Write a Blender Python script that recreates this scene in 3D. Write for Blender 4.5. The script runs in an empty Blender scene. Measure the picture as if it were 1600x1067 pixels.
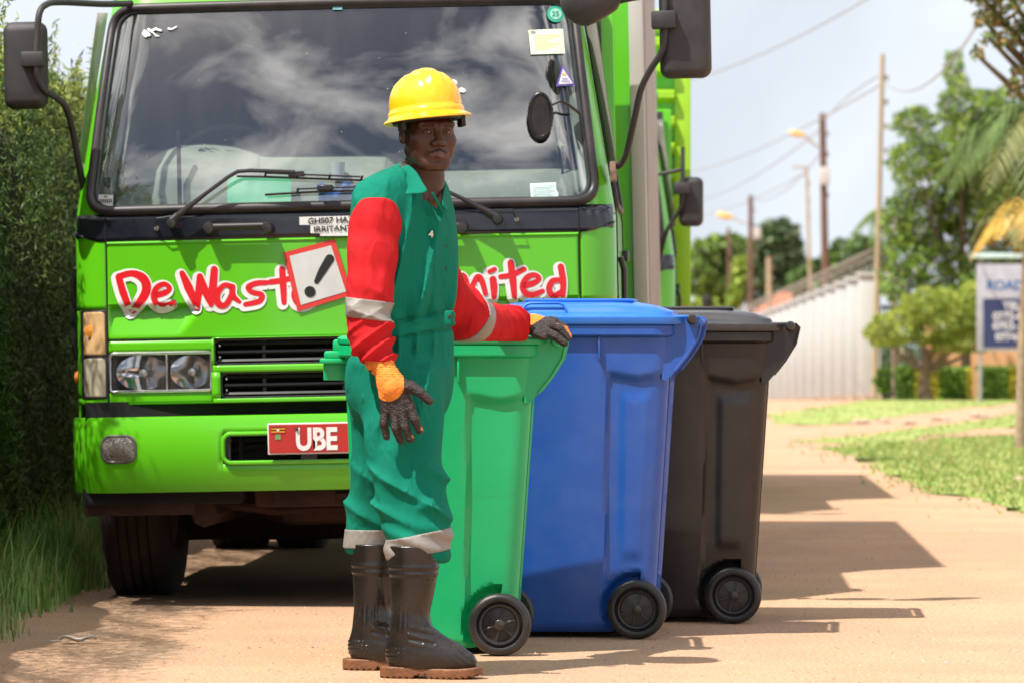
import bpy, bmesh, math, random
import numpy as np
from math import sin, cos, pi, radians, sqrt, atan2
from mathutils import Vector, Matrix

SC = bpy.context.scene
COL = SC.collection

# ------------------------------------------------------------------ camera
F = 6870.0                                    # focal length in photo pixels
camd = bpy.data.cameras.new('camera')
cam = bpy.data.objects.new('camera', camd); COL.objects.link(cam)
cam.location = (0, 0, 1.0)
cam.rotation_euler = (radians(90), 0, 0)
camd.sensor_width = 36.0
camd.lens = F / 1600 * 36
camd.clip_start = 0.5; camd.clip_end = 5000
camd.dof.use_dof = True
camd.dof.focus_distance = 13.9
camd.dof.aperture_fstop = 6.3
camd.dof.aperture_blades = 8
SC.camera = cam

# ------------------------------------------------------------------ sky and sun
SUN = Vector((-0.46, -0.35, 1.0)).normalized()   # towards the sun
EL = math.asin(SUN.z); AZ = atan2(SUN.x, SUN.y)
w = bpy.data.worlds.new("World"); SC.world = w; w.use_nodes = True
nt = w.node_tree; nt.nodes.clear()
def N(nt, t, **k):
    n = nt.nodes.new(t)
    for a, b in k.items(): setattr(n, a, b)
    return n
wo = N(nt, 'ShaderNodeOutputWorld'); bg = N(nt, 'ShaderNodeBackground'); bg.inputs['Strength'].default_value = 0.068
sky = N(nt, 'ShaderNodeTexSky', sky_type='NISHITA', sun_disc=False, sun_elevation=EL, sun_rotation=AZ)
sky.air_density = 1.0; sky.dust_density = 2.2; sky.ozone_density = 1.3
tc = N(nt, 'ShaderNodeTexCoord')
mp = N(nt, 'ShaderNodeMapping'); mp.inputs['Scale'].default_value = (1.5, 1.0, .8); mp.inputs['Location'].default_value = (0.35, 0.2, 0.1)
nz = N(nt, 'ShaderNodeTexNoise'); nz.inputs['Scale'].default_value = 4.6; nz.inputs['Detail'].default_value = 7; nz.inputs['Roughness'].default_value = .52; nz.inputs['Distortion'].default_value = .5
rp = N(nt, 'ShaderNodeValToRGB'); rp.color_ramp.elements[0].position = .43; rp.color_ramp.elements[1].position = .66
mx = N(nt, 'ShaderNodeMixRGB')
# a layer of bright cumulus over the blue
cl = N(nt, 'ShaderNodeRGB'); cl.outputs[0].default_value = (25., 24.4, 24., 1)
# milky air near the horizon
sx = N(nt, 'ShaderNodeSeparateXYZ'); mr = N(nt, 'ShaderNodeMapRange'); mr.inputs['From Min'].default_value = .07; mr.inputs['From Max'].default_value = .30
mr.inputs['To Min'].default_value = .90; mr.inputs['To Max'].default_value = 0.0
mx2 = N(nt, 'ShaderNodeMixRGB'); mx2.inputs['Color2'].default_value = (8.3, 9.1, 10.1, 1)
L = nt.links.new
L(tc.outputs['Generated'], mp.inputs['Vector']); L(mp.outputs[0], nz.inputs['Vector']); L(nz.outputs['Fac'], rp.inputs[0])
L(tc.outputs['Generated'], sx.inputs[0]); L(sx.outputs['Z'], mr.inputs['Value'])
L(sky.outputs[0], mx.inputs['Color1']); L(cl.outputs[0], mx.inputs['Color2']); L(rp.outputs[0], mx.inputs['Fac'])
L(mx.outputs[0], mx2.inputs['Color1']); L(mr.outputs[0], mx2.inputs['Fac'])
L(mx2.outputs[0], bg.inputs['Color']); L(bg.outputs[0], wo.inputs[0])

sl = bpy.data.lights.new('sun', 'SUN'); sl.energy = 5.0; sl.angle = radians(.53); sl.color = (1, .95, .86)
so = bpy.data.objects.new('sun', sl); COL.objects.link(so)
so.rotation_euler = SUN.to_track_quat('Z', 'Y').to_euler(); so.location = (-6, -4, 14)

SC.view_settings.view_transform = 'Standard'; SC.view_settings.look = 'None'
SC.view_settings.exposure = 0.50; SC.view_settings.gamma = 1; SC.view_settings.use_curve_mapping = False
SC.cycles.max_bounces = 7; SC.cycles.transparent_max_bounces = 12; SC.cycles.caustics_reflective = False; SC.cycles.caustics_refractive = False

# ------------------------------------------------------------------ helpers
def s2l(c):
    return tuple(((x / 255) / 12.92 if x / 255 <= .04045 else ((x / 255 + .055) / 1.055) ** 2.4) for x in c)
MATS = {}
def mat(name, col, rough=.5, metal=0., var=.12, vscale=6., bump=0., bscale=120., coat=0., spec=.5, dirt=None, damt=.5, dscale=3., emit=None, crease=0., cscale=9., aniso_scale=None, alpha=None, trans=0., sheen=0.):
    if name in MATS: return MATS[name]
    m = bpy.data.materials.new(name); m.use_nodes = True
    t = m.node_tree; p = t.nodes['Principled BSDF']; L = t.links.new
    p.inputs['Roughness'].default_value = rough; p.inputs['Metallic'].default_value = metal
    p.inputs['Coat Weight'].default_value = coat; p.inputs['Coat Roughness'].default_value = .06
    p.inputs['Specular IOR Level'].default_value = spec
    if trans: p.inputs['Transmission Weight'].default_value = trans
    if sheen: p.inputs['Sheen Weight'].default_value = sheen
    tc = N(t, 'ShaderNodeTexCoord'); mp = N(t, 'ShaderNodeMapping'); L(tc.outputs['Object'], mp.inputs[0])
    if aniso_scale: mp.inputs['Scale'].default_value = aniso_scale
    n = N(t, 'ShaderNodeTexNoise'); n.inputs['Scale'].default_value = vscale; n.inputs['Detail'].default_value = 6; n.inputs['Roughness'].default_value = .6
    L(mp.outputs[0], n.inputs['Vector'])
    r = N(t, 'ShaderNodeValToRGB')
    r.color_ramp.elements[0].position = .3; r.color_ramp.elements[1].position = .7
    r.color_ramp.elements[0].color = (*[max(0, x * (1 - var)) for x in col], 1)
    r.color_ramp.elements[1].color = (*[min(1, x * (1 + var)) for x in col], 1)
    L(n.outputs['Fac'], r.inputs[0]); out = r.outputs[0]
    rr = N(t, 'ShaderNodeMapRange'); rr.inputs['To Min'].default_value = max(0, rough - .07); rr.inputs['To Max'].default_value = min(1, rough + .07)
    L(n.outputs['Fac'], rr.inputs[0]); L(rr.outputs[0], p.inputs['Roughness'])
    if dirt:
        d = N(t, 'ShaderNodeTexNoise'); d.inputs['Scale'].default_value = dscale; d.inputs['Detail'].default_value = 9; d.inputs['Roughness'].default_value = .72
        L(mp.outputs[0], d.inputs['Vector'])
        dr = N(t, 'ShaderNodeValToRGB'); dr.color_ramp.elements[0].position = .42; dr.color_ramp.elements[1].position = .8
        dr.color_ramp.elements[1].color = (damt, damt, damt, 1)
        L(d.outputs['Fac'], dr.inputs[0])
        m2 = N(t, 'ShaderNodeMixRGB'); m2.inputs['Color2'].default_value = (*dirt, 1)
        L(dr.outputs[0], m2.inputs['Fac']); L(out, m2.inputs['Color1']); out = m2.outputs[0]
    L(out, p.inputs['Base Color'])
    if bump:
        b = N(t, 'ShaderNodeTexNoise'); b.inputs['Scale'].default_value = bscale; b.inputs['Detail'].default_value = 4
        L(mp.outputs[0], b.inputs['Vector'])
        bn = N(t, 'ShaderNodeBump'); bn.inputs['Strength'].default_value = bump; bn.inputs['Distance'].default_value = .01
        L(b.outputs['Fac'], bn.inputs['Height']); L(bn.outputs[0], p.inputs['Normal'])
        if crease:
            for k_, (sc_, am_) in enumerate(((cscale, 1.), (cscale * 2.7, .45))):
                c_ = N(t, 'ShaderNodeTexNoise'); c_.noise_type = 'RIDGED_MULTIFRACTAL'; c_.inputs['Scale'].default_value = sc_; c_.inputs['Detail'].default_value = 1.5; c_.inputs['Distortion'].default_value = .7
                mq = N(t, 'ShaderNodeMapping'); mq.inputs['Scale'].default_value = (1, 1, .55); mq.inputs['Rotation'].default_value = (.3, .5 - k_ * .9, .2); L(tc.outputs['Object'], mq.inputs[0]); L(mq.outputs[0], c_.inputs['Vector'])
                b2 = N(t, 'ShaderNodeBump'); b2.inputs['Strength'].default_value = crease * am_; b2.inputs['Distance'].default_value = .02; L(c_.outputs['Fac'], b2.inputs['Height']); L(bn.outputs[0], b2.inputs['Normal']); L(b2.outputs[0], p.inputs['Normal']); bn = b2
    if emit:
        p.inputs['Emission Color'].default_value = (*emit[0], 1); p.inputs['Emission Strength'].default_value = emit[1]
    MATS[name] = m; return m

def glass_mat(name, tint, refl_ior=1.6, rough=.02, dust=.06, body=None, bodyamt=0.):
    if name in MATS: return MATS[name]
    m = bpy.data.materials.new(name); m.use_nodes = True
    t = m.node_tree; t.nodes.clear(); L = t.links.new
    o = N(t, 'ShaderNodeOutputMaterial'); tr = N(t, 'ShaderNodeBsdfTransparent'); tr.inputs[0].default_value = (*tint, 1)
    g = N(t, 'ShaderNodeBsdfGlossy'); g.inputs['Roughness'].default_value = rough
    # reflectance from the angle alone (Schlick), the same from both sides of the pane
    ge = N(t, 'ShaderNodeNewGeometry'); dp = N(t, 'ShaderNodeVectorMath', operation='DOT_PRODUCT'); L(ge.outputs['Normal'], dp.inputs[0]); L(ge.outputs['Incoming'], dp.inputs[1])
    ab = N(t, 'ShaderNodeMath', operation='ABSOLUTE'); L(dp.outputs['Value'], ab.inputs[0])
    om = N(t, 'ShaderNodeMath', operation='SUBTRACT'); om.inputs[0].default_value = 1.; L(ab.outputs[0], om.inputs[1])
    pw = N(t, 'ShaderNodeMath', operation='POWER'); pw.inputs[1].default_value = 5.; L(om.outputs[0], pw.inputs[0])
    F0 = ((refl_ior - 1) / (refl_ior + 1)) ** 2
    fr = N(t, 'ShaderNodeMath', operation='MULTIPLY_ADD'); fr.inputs[1].default_value = 1 - F0; fr.inputs[2].default_value = F0; L(pw.outputs[0], fr.inputs[0])
    mx = N(t, 'ShaderNodeMixShader'); L(fr.outputs[0], mx.inputs[0]); L(tr.outputs[0], mx.inputs[1]); L(g.outputs[0], mx.inputs[2])
    d = N(t, 'ShaderNodeBsdfDiffuse'); d.inputs[0].default_value = (*(body or (.42, .4, .37)), 1)
    tc = N(t, 'ShaderNodeTexCoord'); n = N(t, 'ShaderNodeTexNoise'); n.inputs['Scale'].default_value = 4; n.inputs['Detail'].default_value = 8
    mp = N(t, 'ShaderNodeMapping'); mp.inputs['Scale'].default_value = (3, 1, .5); L(tc.outputs['Object'], mp.inputs[0]); L(mp.outputs[0], n.inputs['Vector'])
    r = N(t, 'ShaderNodeMapRange'); r.inputs['From Min'].default_value = .4; r.inputs['From Max'].default_value = .8
    r.inputs['To Min'].default_value = bodyamt; r.inputs['To Max'].default_value = bodyamt + dust
    L(n.outputs['Fac'], r.inputs[0])
    m2 = N(t, 'ShaderNodeMixShader'); L(r.outputs[0], m2.inputs[0]); L(mx.outputs[0], m2.inputs[1]); L(d.outputs[0], m2.inputs[2])
    L(m2.outputs[0], o.inputs[0])
    MATS[name] = m; return m

def tag(o, label=None, cat=None, group=None, kind=None):
    if label: o['label'] = label
    if cat: o['category'] = cat
    if group: o['group'] = group
    if kind: o['kind'] = kind
    return o
def empty(name, loc=(0, 0, 0), rot=(0, 0, 0), parent=None):
    o = bpy.data.objects.new(name, None); COL.objects.link(o); o.location = loc; o.rotation_euler = rot; o.parent = parent
    o.empty_display_size = .1
    return o
def mkobj(name, V, Fc, m, parent=None, smooth=True, fm=None, angle=40):
    me = bpy.data.meshes.new(name)
    me.from_pydata([tuple(v) for v in V], [], [tuple(f) for f in Fc])
    ms = m if isinstance(m, (list, tuple)) else [m]
    for x in ms: me.materials.append(x)
    if fm is not None: me.polygons.foreach_set('material_index', np.asarray(fm, dtype=np.int32))
    me.polygons.foreach_set('use_smooth', np.full(len(me.polygons), smooth))
    if smooth and angle and len(me.polygons) < 200000:
        me.set_sharp_from_angle(angle=radians(angle))
    me.update()
    o = bpy.data.objects.new(name, me); COL.objects.link(o); o.parent = parent
    return o

class MB:
    """collects shapes for ONE mesh"""
    def __init__(s): s.V = []; s.F = []; s.M = []; s.mi = 0
    def add(s, V, Fc):
        b = len(s.V); s.V += [tuple(v) for v in V]; s.F += [tuple(i + b for i in f) for f in Fc]; s.M += [s.mi] * len(Fc); return s
    def bm(s, bm, mtx=None):
        if mtx is not None: bmesh.ops.transform(bm, matrix=mtx, verts=bm.verts)
        bm.verts.index_update(); s.add([v.co[:] for v in bm.verts], [[v.index for v in f.verts] for f in bm.faces]); bm.free(); return s
    def box(s, x0, x1, y0, y1, z0, z1, bev=0., seg=2, mtx=None):
        bm = bmesh.new(); bmesh.ops.create_cube(bm, size=1)
        bmesh.ops.transform(bm, matrix=Matrix.Translation(((x0 + x1) / 2, (y0 + y1) / 2, (z0 + z1) / 2)) @ Matrix.Diagonal((abs(x1 - x0), abs(y1 - y0), abs(z1 - z0), 1)), verts=bm.verts)
        if bev: bmesh.ops.bevel(bm, geom=bm.edges[:], offset=bev, segments=seg, affect='EDGES', profile=.5)
        return s.bm(bm, mtx)
    def tube(s, pts, r, n=10, cap=True, closed=False):
        P = [Vector(p) for p in pts]; k = len(P)
        R = r if isinstance(r, (list, tuple)) else [r] * k
        up = None; V = []
        for i in range(k):
            if closed: d = (P[(i + 1) % k] - P[i - 1])
            else: d = P[min(i + 1, k - 1)] - P[max(i - 1, 0)]
            d.normalize()
            if up is None: up = d.orthogonal().normalized()
            up = (up - d * up.dot(d)); up = up.normalized() if up.length > 1e-6 else d.orthogonal().normalized()
            q = d.cross(up)
            for j in range(n):
                a = 2 * pi * j / n; V.append(P[i] + (up * cos(a) + q * sin(a)) * R[i])
        Fc = []
        for i in range(k if closed else k - 1):
            i2 = (i + 1) % k
            for j in range(n): Fc.append((i * n + j, i * n + (j + 1) % n, i2 * n + (j + 1) % n, i2 * n + j))
        if cap and not closed: Fc += [tuple(reversed(range(n))), tuple((k - 1) * n + j for j in range(n))]
        return s.add(V, Fc)
    def lathe(s, prof, n=32, mtx=None, closed=False):
        """prof: (radius, axial z)"""
        V = []; Fc = []
        for r, z in prof:
            for j in range(n): a = 2 * pi * j / n; V.append(Vector((r * cos(a), r * sin(a), z)))
        k = len(prof)
        for i in range(k if closed else k - 1):
            i2 = (i + 1) % k
            for j in range(n): Fc.append((i * n + j, i * n + (j + 1) % n, i2 * n + (j + 1) % n, i2 * n + j))
        if not closed:
            Fc += [tuple(reversed(range(n))), tuple((k - 1) * n + j for j in range(n))]
        if mtx is not None: V = [mtx @ v for v in V]
        return s.add(V, Fc)
    def grid(s, P, closed_u=False):
        """P[i][j] points"""
        a = len(P); b = len(P[0]); V = [p for row in P for p in row]; Fc = []
        for i in range(a - 1 + (1 if closed_u else 0)):
            i2 = (i + 1) % a
            for j in range(b - 1): Fc.append((i * b + j, i2 * b + j, i2 * b + j + 1, i * b + j + 1))
        return s.add(V, Fc)
    def loft(s, rings, cap=True):
        n = len(rings[0]); V = [p for r in rings for p in r]; Fc = []
        for i in range(len(rings) - 1):
            for j in range(n): Fc.append((i * n + j, i * n + (j + 1) % n, (i + 1) * n + (j + 1) % n, (i + 1) * n + j))
        if cap: Fc += [tuple(reversed(range(n))), tuple((len(rings) - 1) * n + j for j in range(n))]
        return s.add(V, Fc)
    def prism(s, poly, a, b, axis='y'):
        f = {'y': lambda p, t: (p[0], t, p[1]), 'x': lambda p, t: (t, p[0], p[1]), 'z': lambda p, t: (p[0], p[1], t)}[axis]
        return s.loft([[f(p, a) for p in poly], [f(p, b) for p in poly]])
    def build(s, name, m, parent=None, smooth=True, angle=40, solid=0., bevel=0., soff=-1, face=(0, -1, 0)):
        o = mkobj(name, s.V, s.F, m, parent, smooth, s.M, None)
        bm = bmesh.new(); bm.from_mesh(o.data); bmesh.ops.recalc_face_normals(bm, faces=bm.faces)
        if solid:
            fv = Vector(face); t = sum(f.normal.dot(fv) * f.calc_area() for f in bm.faces)
            if t < 0: bmesh.ops.reverse_faces(bm, faces=bm.faces)
        bm.to_mesh(o.data); bm.free()
        if smooth and angle: o.data.set_sharp_from_angle(angle=radians(angle))
        if solid:
            md = o.modifiers.new('thickness', 'SOLIDIFY'); md.thickness = solid; md.offset = soff
        if bevel:
            md = o.modifiers.new('edge', 'BEVEL'); md.width = bevel; md.segments = 2; md.limit_method = 'ANGLE'; md.angle_limit = radians(35)
        return o

def rrect(x0, x1, z0, z1, r, n=6):
    """rounded rectangle outline, list of (x,z), counter-clockwise"""
    out = []
    for cx, cz, a0 in ((x1 - r, z0 + r, -90), (x1 - r, z1 - r, 0), (x0 + r, z1 - r, 90), (x0 + r, z0 + r, 180)):
        for i in range(n + 1):
            a = radians(a0 + 90 * i / n); out.append((cx + r * cos(a), cz + r * sin(a)))
    return out
def roundpoly(P, r, n=6):
    """rounds the corners of a polygon"""
    out = []; k = len(P)
    for i in range(k):
        p = Vector(P[i]); a = Vector(P[i - 1]) - p; b = Vector(P[(i + 1) % k]) - p
        rr = min(r, a.length * .45, b.length * .45); a = p + a.normalized() * rr; b = p + b.normalized() * rr
        for j in range(n + 1):
            t = j / n; out.append(tuple(a * (1 - t) ** 2 + p * 2 * t * (1 - t) + b * t * t))
    return out
def resample(P, step, closed=True):
    out = []; k = len(P)
    for i in range(k if closed else k - 1):
        a = Vector(P[i]); b = Vector(P[(i + 1) % k]); m = max(1, int(math.ceil((b - a).length / step)))
        for j in range(m): out.append(tuple(a.lerp(b, j / m)))
    if not closed: out.append(tuple(P[-1]))
    return out
def spline(pts, n=8):
    """Catmull-Rom through points"""
    P = [Vector(p) for p in pts]; out = []
    for i in range(len(P) - 1):
        p0 = P[max(i - 1, 0)]; p1 = P[i]; p2 = P[i + 1]; p3 = P[min(i + 2, len(P) - 1)]
        for j in range(n):
            t = j / n
            out.append(.5 * ((2 * p1) + (p2 - p0) * t + (2 * p0 - 5 * p1 + 4 * p2 - p3) * t * t + (3 * p1 - p0 - 3 * p2 + p3) * t ** 3))
    out.append(P[-1]); return out
def text_mesh(txt, size, bold=0., sx=1., align='LEFT'):
    """built-in font -> (V, F) flat in xz, facing -y; size = cap height"""
    c = bpy.data.curves.new('lettering', 'FONT'); c.body = txt; c.size = 1; c.offset = bold; c.align_x = align; c.resolution_u = 4
    o = bpy.data.objects.new('lettering', c); COL.objects.link(o)
    me = o.to_mesh(); k = size / .73
    V = [(v.co.x * k * sx, 0, v.co.y * k) for v in me.vertices]; Fc = [tuple(p.vertices) for p in me.polygons]
    o.to_mesh_clear(); bpy.data.objects.remove(o); bpy.data.curves.remove(c)
    return V, Fc
# ------------------------------------------------------------------ ground
def hgt(x, y):
    h = 0.0
    if y > 75: h -= .016 * (min(y, 330) - 75)
    return h
def pxg(u, v):
    Y = F / (v - 533.5); return ((u - 800) * Y / F, Y)

def ground_mat():
    m = bpy.data.materials.new('dusty_road'); m.use_nodes = True; t = m.node_tree; p = t.nodes['Principled BSDF']; L = t.links.new
    p.inputs['Roughness'].default_value = .95; p.inputs['Specular IOR Level'].default_value = .15
    tc = N(t, 'ShaderNodeTexCoord')
    def noise(s, d=6, r=.6, sc=(1, 1, 1)):
        mp = N(t, 'ShaderNodeMapping'); mp.inputs['Scale'].default_value = sc; L(tc.outputs['Object'], mp.inputs[0])
        n = N(t, 'ShaderNodeTexNoise'); n.inputs['Scale'].default_value = s; n.inputs['Detail'].default_value = d; n.inputs['Roughness'].default_value = r; L(mp.outputs[0], n.inputs['Vector']); return n
    def ramp(n, a, b, c0, c1):
        r = N(t, 'ShaderNodeValToRGB'); r.color_ramp.elements[0].position = a; r.color_ramp.elements[1].position = b
        r.color_ramp.elements[0].color = (*c0, 1); r.color_ramp.elements[1].color = (*c1, 1); L(n.outputs['Fac'], r.inputs[0]); return r
    big = ramp(noise(.7, 8, .65), .35, .66, (.49, .30, .19), (.59, .38, .25))
    # worn asphalt showing grey brown through the dust
    wear = ramp(noise(1.3, 8, .7, (1, .45, 1)), .46, .64, (0, 0, 0), (.75, .75, .75))
    m1 = N(t, 'ShaderNodeMixRGB'); m1.inputs['Color2'].default_value = (.43, .295, .205, 1); L(wear.outputs[0], m1.inputs[0]); L(big.outputs[0], m1.inputs[1])
    # gravel speckle
    sp = ramp(noise(75, 3, .7), .40, .62, (.72, .70, .68), (1.12, 1.10, 1.08))
    m2 = N(t, 'ShaderNodeMixRGB', blend_type='MULTIPLY'); m2.inputs[0].default_value = 1; L(m1.outputs[0], m2.inputs[1]); L(sp.outputs[0], m2.inputs[2])
    vo = N(t, 'ShaderNodeTexVoronoi'); vo.inputs['Scale'].default_value = 46; L(tc.outputs['Object'], vo.inputs['Vector'])
    vr = N(t, 'ShaderNodeValToRGB'); vr.color_ramp.elements[0].position = .05; vr.color_ramp.elements[1].position = .13; vr.color_ramp.elements[0].color = (.45, .42, .4, 1); vr.color_ramp.elements[1].color = (1, 1, 1, 1); L(vo.outputs['Distance'], vr.inputs[0])
    m3 = N(t, 'ShaderNodeMixRGB', blend_type='MULTIPLY'); m3.inputs[0].default_value = .6; L(m2.outputs[0], m3.inputs[1]); L(vr.outputs[0], m3.inputs[2])
    L(m3.outputs[0], p.inputs['Base Color'])
    bn = N(t, 'ShaderNodeBump'); bn.inputs['Strength'].default_value = .8; bn.inputs['Distance'].default_value = .006; nb = noise(60, 5, .7); L(nb.outputs['Fac'], bn.inputs['Height']); L(bn.outputs[0], p.inputs['Normal'])
    return m
xs = sorted(set([-1500, -700, -300, -120, -60, -30, -15] + [-10 + .5 * i for i in range(60)] + [22, 30, 60, 120, 300, 700, 1500]))
ys = sorted(set([-600, -100, -20, 0] + [6 + .5 * i for i in range(60)] + [37 + 2 * i for i in range(40)] + [120 + 15 * i for i in range(20)] + [500, 900, 1600, 3000]))
rg = random.Random(4)
mb = MB(); mb.grid([[(x, y, hgt(x, y)) for y in ys] for x in xs])
tag(mb.build('ground', ground_mat(), angle=0), kind='structure')

def lawn_mat():
    m = mat('lawn_green', (.22, .32, .055), rough=.9, var=.35, vscale=1.6, bump=.4, bscale=40, dirt=(.50, .34, .18), damt=.95, dscale=.9); return m
def lawn(name, pts, z=.006, seed=1, step=.45):
    r = random.Random(seed); P = [pxg(*p) for p in pts]; P = resample([(a, b) for a, b in P], step)
    P = [(x + r.uniform(-.09, .09), y + r.uniform(-.5, .5)) for x, y in P]
    bm = bmesh.new(); vs = [bm.verts.new((x, y, 0)) for x, y in P]; bm.faces.new(vs); bmesh.ops.triangulate(bm, faces=bm.faces)
    for _ in range(2): bmesh.ops.subdivide_edges(bm, edges=bm.edges[:], cuts=1)
    for v in bm.verts: v.co.z = hgt(v.co.x, v.co.y) + z
    m_ = MB(); m_.bm(bm); return m_, P
L1 = [(1285, 702), (1345, 715), (1400, 745), (1440, 768), (1500, 772), (1600, 800), (1760, 802), (1760, 676), (1600, 680), (1480, 684), (1380, 694)]
L2 = [(1195, 648), (1215, 661), (1290, 665), (1400, 650), (1600, 628), (1760, 626), (1760, 600), (1400, 611), (1330, 630), (1250, 640)]
L3 = [(1240, 690), (1300, 691), (1360, 696), (1480, 676), (1600, 665), (1760, 664), (1760, 641), (1600, 642), (1540, 655), (1440, 668), (1340, 680)]
def inside(P, x, y):
    c = False; j = len(P) - 1
    for i in range(len(P)):
        if (P[i][1] > y) != (P[j][1] > y) and x < (P[j][0] - P[i][0]) * (y - P[i][1]) / (P[j][1] - P[i][1]) + P[i][0]: c = not c
        j = i
    return c
G = MB(); tuft = MB(); rr_ = random.Random(9)
for k, (Lp, sd) in enumerate(((L1, 1), (L2, 2), (L3, 3))):
    m_, P = lawn('lawn', Lp, .004, sd); G.add(m_.V, m_.F)
    bx0 = min(p[0] for p in P); bx1 = max(p[0] for p in P); by0 = min(p[1] for p in P); by1 = max(p[1] for p in P)
    cnt = 0; want = (22000, 9000, 7000)[k]
    while cnt < want:
        x = rr_.uniform(bx0, bx1); y = rr_.uniform(by0, by1)
        cnt += 1
        if not inside(P, x, y): continue
        if rr_.random() < .30: x += rr_.gauss(0, .22); y += rr_.gauss(0, 1.3)
        z = hgt(x, y); h = rr_.uniform(.015, .055); a = rr_.uniform(0, pi); wd = rr_.uniform(.005, .014); dx = cos(a) * wd; dy = sin(a) * wd; lx = rr_.uniform(-.03, .03)
        tuft.mi = rr_.choice((0, 0, 1)); tuft.add([(x - dx, y - dy, z), (x + dx, y + dy, z), (x + lx, y, z + h)], [(0, 1, 2)])
o = G.build('lawn', lawn_mat(), angle=0); tag(o, kind='structure')
gm = [mat('grass_blade', (.19, .28, .05), rough=.75, var=.45, vscale=3), mat('grass_blade_dry', (.36, .34, .12), rough=.8, var=.3, vscale=3)]
o = tuft.build('grass_tufts', gm, angle=0); tag(o, 'short sunlit grass on the verge lawns at the right', 'grass', kind='stuff')

# long grass along the foot of the hedge on the left
lg = MB(); r = random.Random(5)
for i in range(42000):
    y = 12.2 + (r.random() ** 1.3) * 20
    edge = -1.60 - .08 * sin(y * 1.7) - .05 * sin(y * 4.1) + (.0 if y > 16 else -.06 * (16 - y))
    t = r.random(); x = edge - (t ** .8) * 1.1
    if y > 16.4 and x > -1.72: x -= .12
    dens = min(1, (edge - x) / .25 + .15)
    if r.random() > dens: continue
    h = r.uniform(.07, .20) * (.40 + 1.0 * min(1, (edge - x) / .35)); h *= 1.6 if r.random() < .08 else 1
    a = r.uniform(0, 2 * pi); wd = r.uniform(.0018, .004); l = r.uniform(.1, .6) * h
    bx, by = cos(a + pi / 2) * wd, sin(a + pi / 2) * wd; lx, ly = cos(a) * l, sin(a) * l
    lg.mi = 0 if r.random() < .8 else 1
    lg.add([(x - bx, y - by, 0), (x + bx, y + by, 0), (x + bx * .7 + lx * .35, y + by * .7 + ly * .35, h * .6), (x - bx * .7 + lx * .35, y - by * .7 + ly * .35, h * .6), (x + lx, y + ly, h)], [(0, 1, 2, 3), (3, 2, 4)])
o = lg.build('long_grass', [mat('long_grass_green', (.17, .32, .06), rough=.6, var=.5, vscale=2), mat('long_grass_pale', (.36, .42, .16), rough=.7, var=.3)], angle=0)
tag(o, 'long green grass in shade at the foot of the hedge', 'grass', kind='stuff')
mb = MB(); mb.grid([[(-1.85 - .05 * sin(y * 1.7) - .03 * sin(y * 4.1) - i * .5, y, .004 + .02 * min(i, 2)) for y in [11 + .2 * k for k in range(120)]] for i in range(7)])
tag(mb.build('verge_soil', mat('verge_soil', (.33, .215, .12), rough=1, var=.4, vscale=5, bump=.5), angle=0), kind='structure')
# two scraps lying on the left edge of the road
mb = MB(); lw = [0, .012, .022, .017, .028, .019, .026, .012, .018, .006, 0]
mb.grid([[(-1.50 + .0125 * i, 14.56 + j * lw[i] + .004 * sin(i * 2.), .012 + .010 * abs(j) + .006 * sin(i * .9)) for j in (-1, -.5, 0, .5, 1)] for i in range(11)]); mb.tube([(-1.50, 14.56, .012), (-1.56, 14.57, .006)], .002, 5)
o = mb.build('dry_leaf', mat('dry_leaf', (.5, .46, .4), rough=.8), solid=.002); tag(o, 'dry pale leaf lying where the dusty road meets the long grass', 'leaf')

# loose grit on the road surface
gr = MB(); r = random.Random(21)
for i in range(5200):
    y = 12.3 + 14 * r.random() ** 1.6; x = r.uniform(-1.9, 2.6) * y / 14; q_ = r.uniform(.002, .0055) * (1.8 if r.random() < .02 else 1); a = r.uniform(0, 6.28)
    c_ = [(x + q_ * cos(a + k) * r.uniform(.7, 1.3), y + q_ * sin(a + k) * r.uniform(.7, 1.3), 0) for k in (0, 1.57, 3.14, 4.71)]; gr.mi = r.choice((0, 0, 1, 2)); gr.add(c_ + [(x, y, q_ * 1.1)], [(0, 1, 4), (1, 2, 4), (2, 3, 4), (3, 0, 4)])
o = gr.build('gravel', [mat('grit_pale', (.44, .30, .19), rough=.9, var=.3), mat('grit_brown', (.30, .18, .11), rough=.9, var=.3), mat('grit_grey', (.30, .27, .25), rough=.9, var=.3)], angle=0); tag(o, 'loose grit scattered over the dusty road', 'gravel', kind='stuff')

# ------------------------------------------------------------------ wheelie bins
def sst(t): t = np.clip(t, 0, 1); return t * t * (3 - 2 * t)
def ring_rr(x0, x1, hy, r, nl=46, ns=34, nc=7):
    """rounded rectangle ring; returns list of (x, y, side, outward)"""
    out = []
    def lin(a, b, n, side): 
        for i in range(n): t = i / n; out.append((a[0] + (b[0] - a[0]) * t, a[1] + (b[1] - a[1]) * t, side))
    def arc(cx, cy, a0, n):
        for i in range(n): a = radians(a0 + 90 * i / n); out.append((cx + r * cos(a), cy + r * sin(a), 'c'))
    lin((x0 + r, -hy), (x1 - r, -hy), nl, 'n'); arc(x1 - r, -hy + r, -90, nc)
    lin((x1, -hy + r), (x1, hy - r), ns, 'r'); arc(x1 - r, hy - r, 0, nc)
    lin((x1 - r, hy), (x0 + r, hy), nl, 'f'); arc(x0 + r, hy - r, 90, nc)
    lin((x0, hy - r), (x0, -hy + r), ns, 'l'); arc(x0 + r, -hy + r, 180, nc)
    return out
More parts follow.
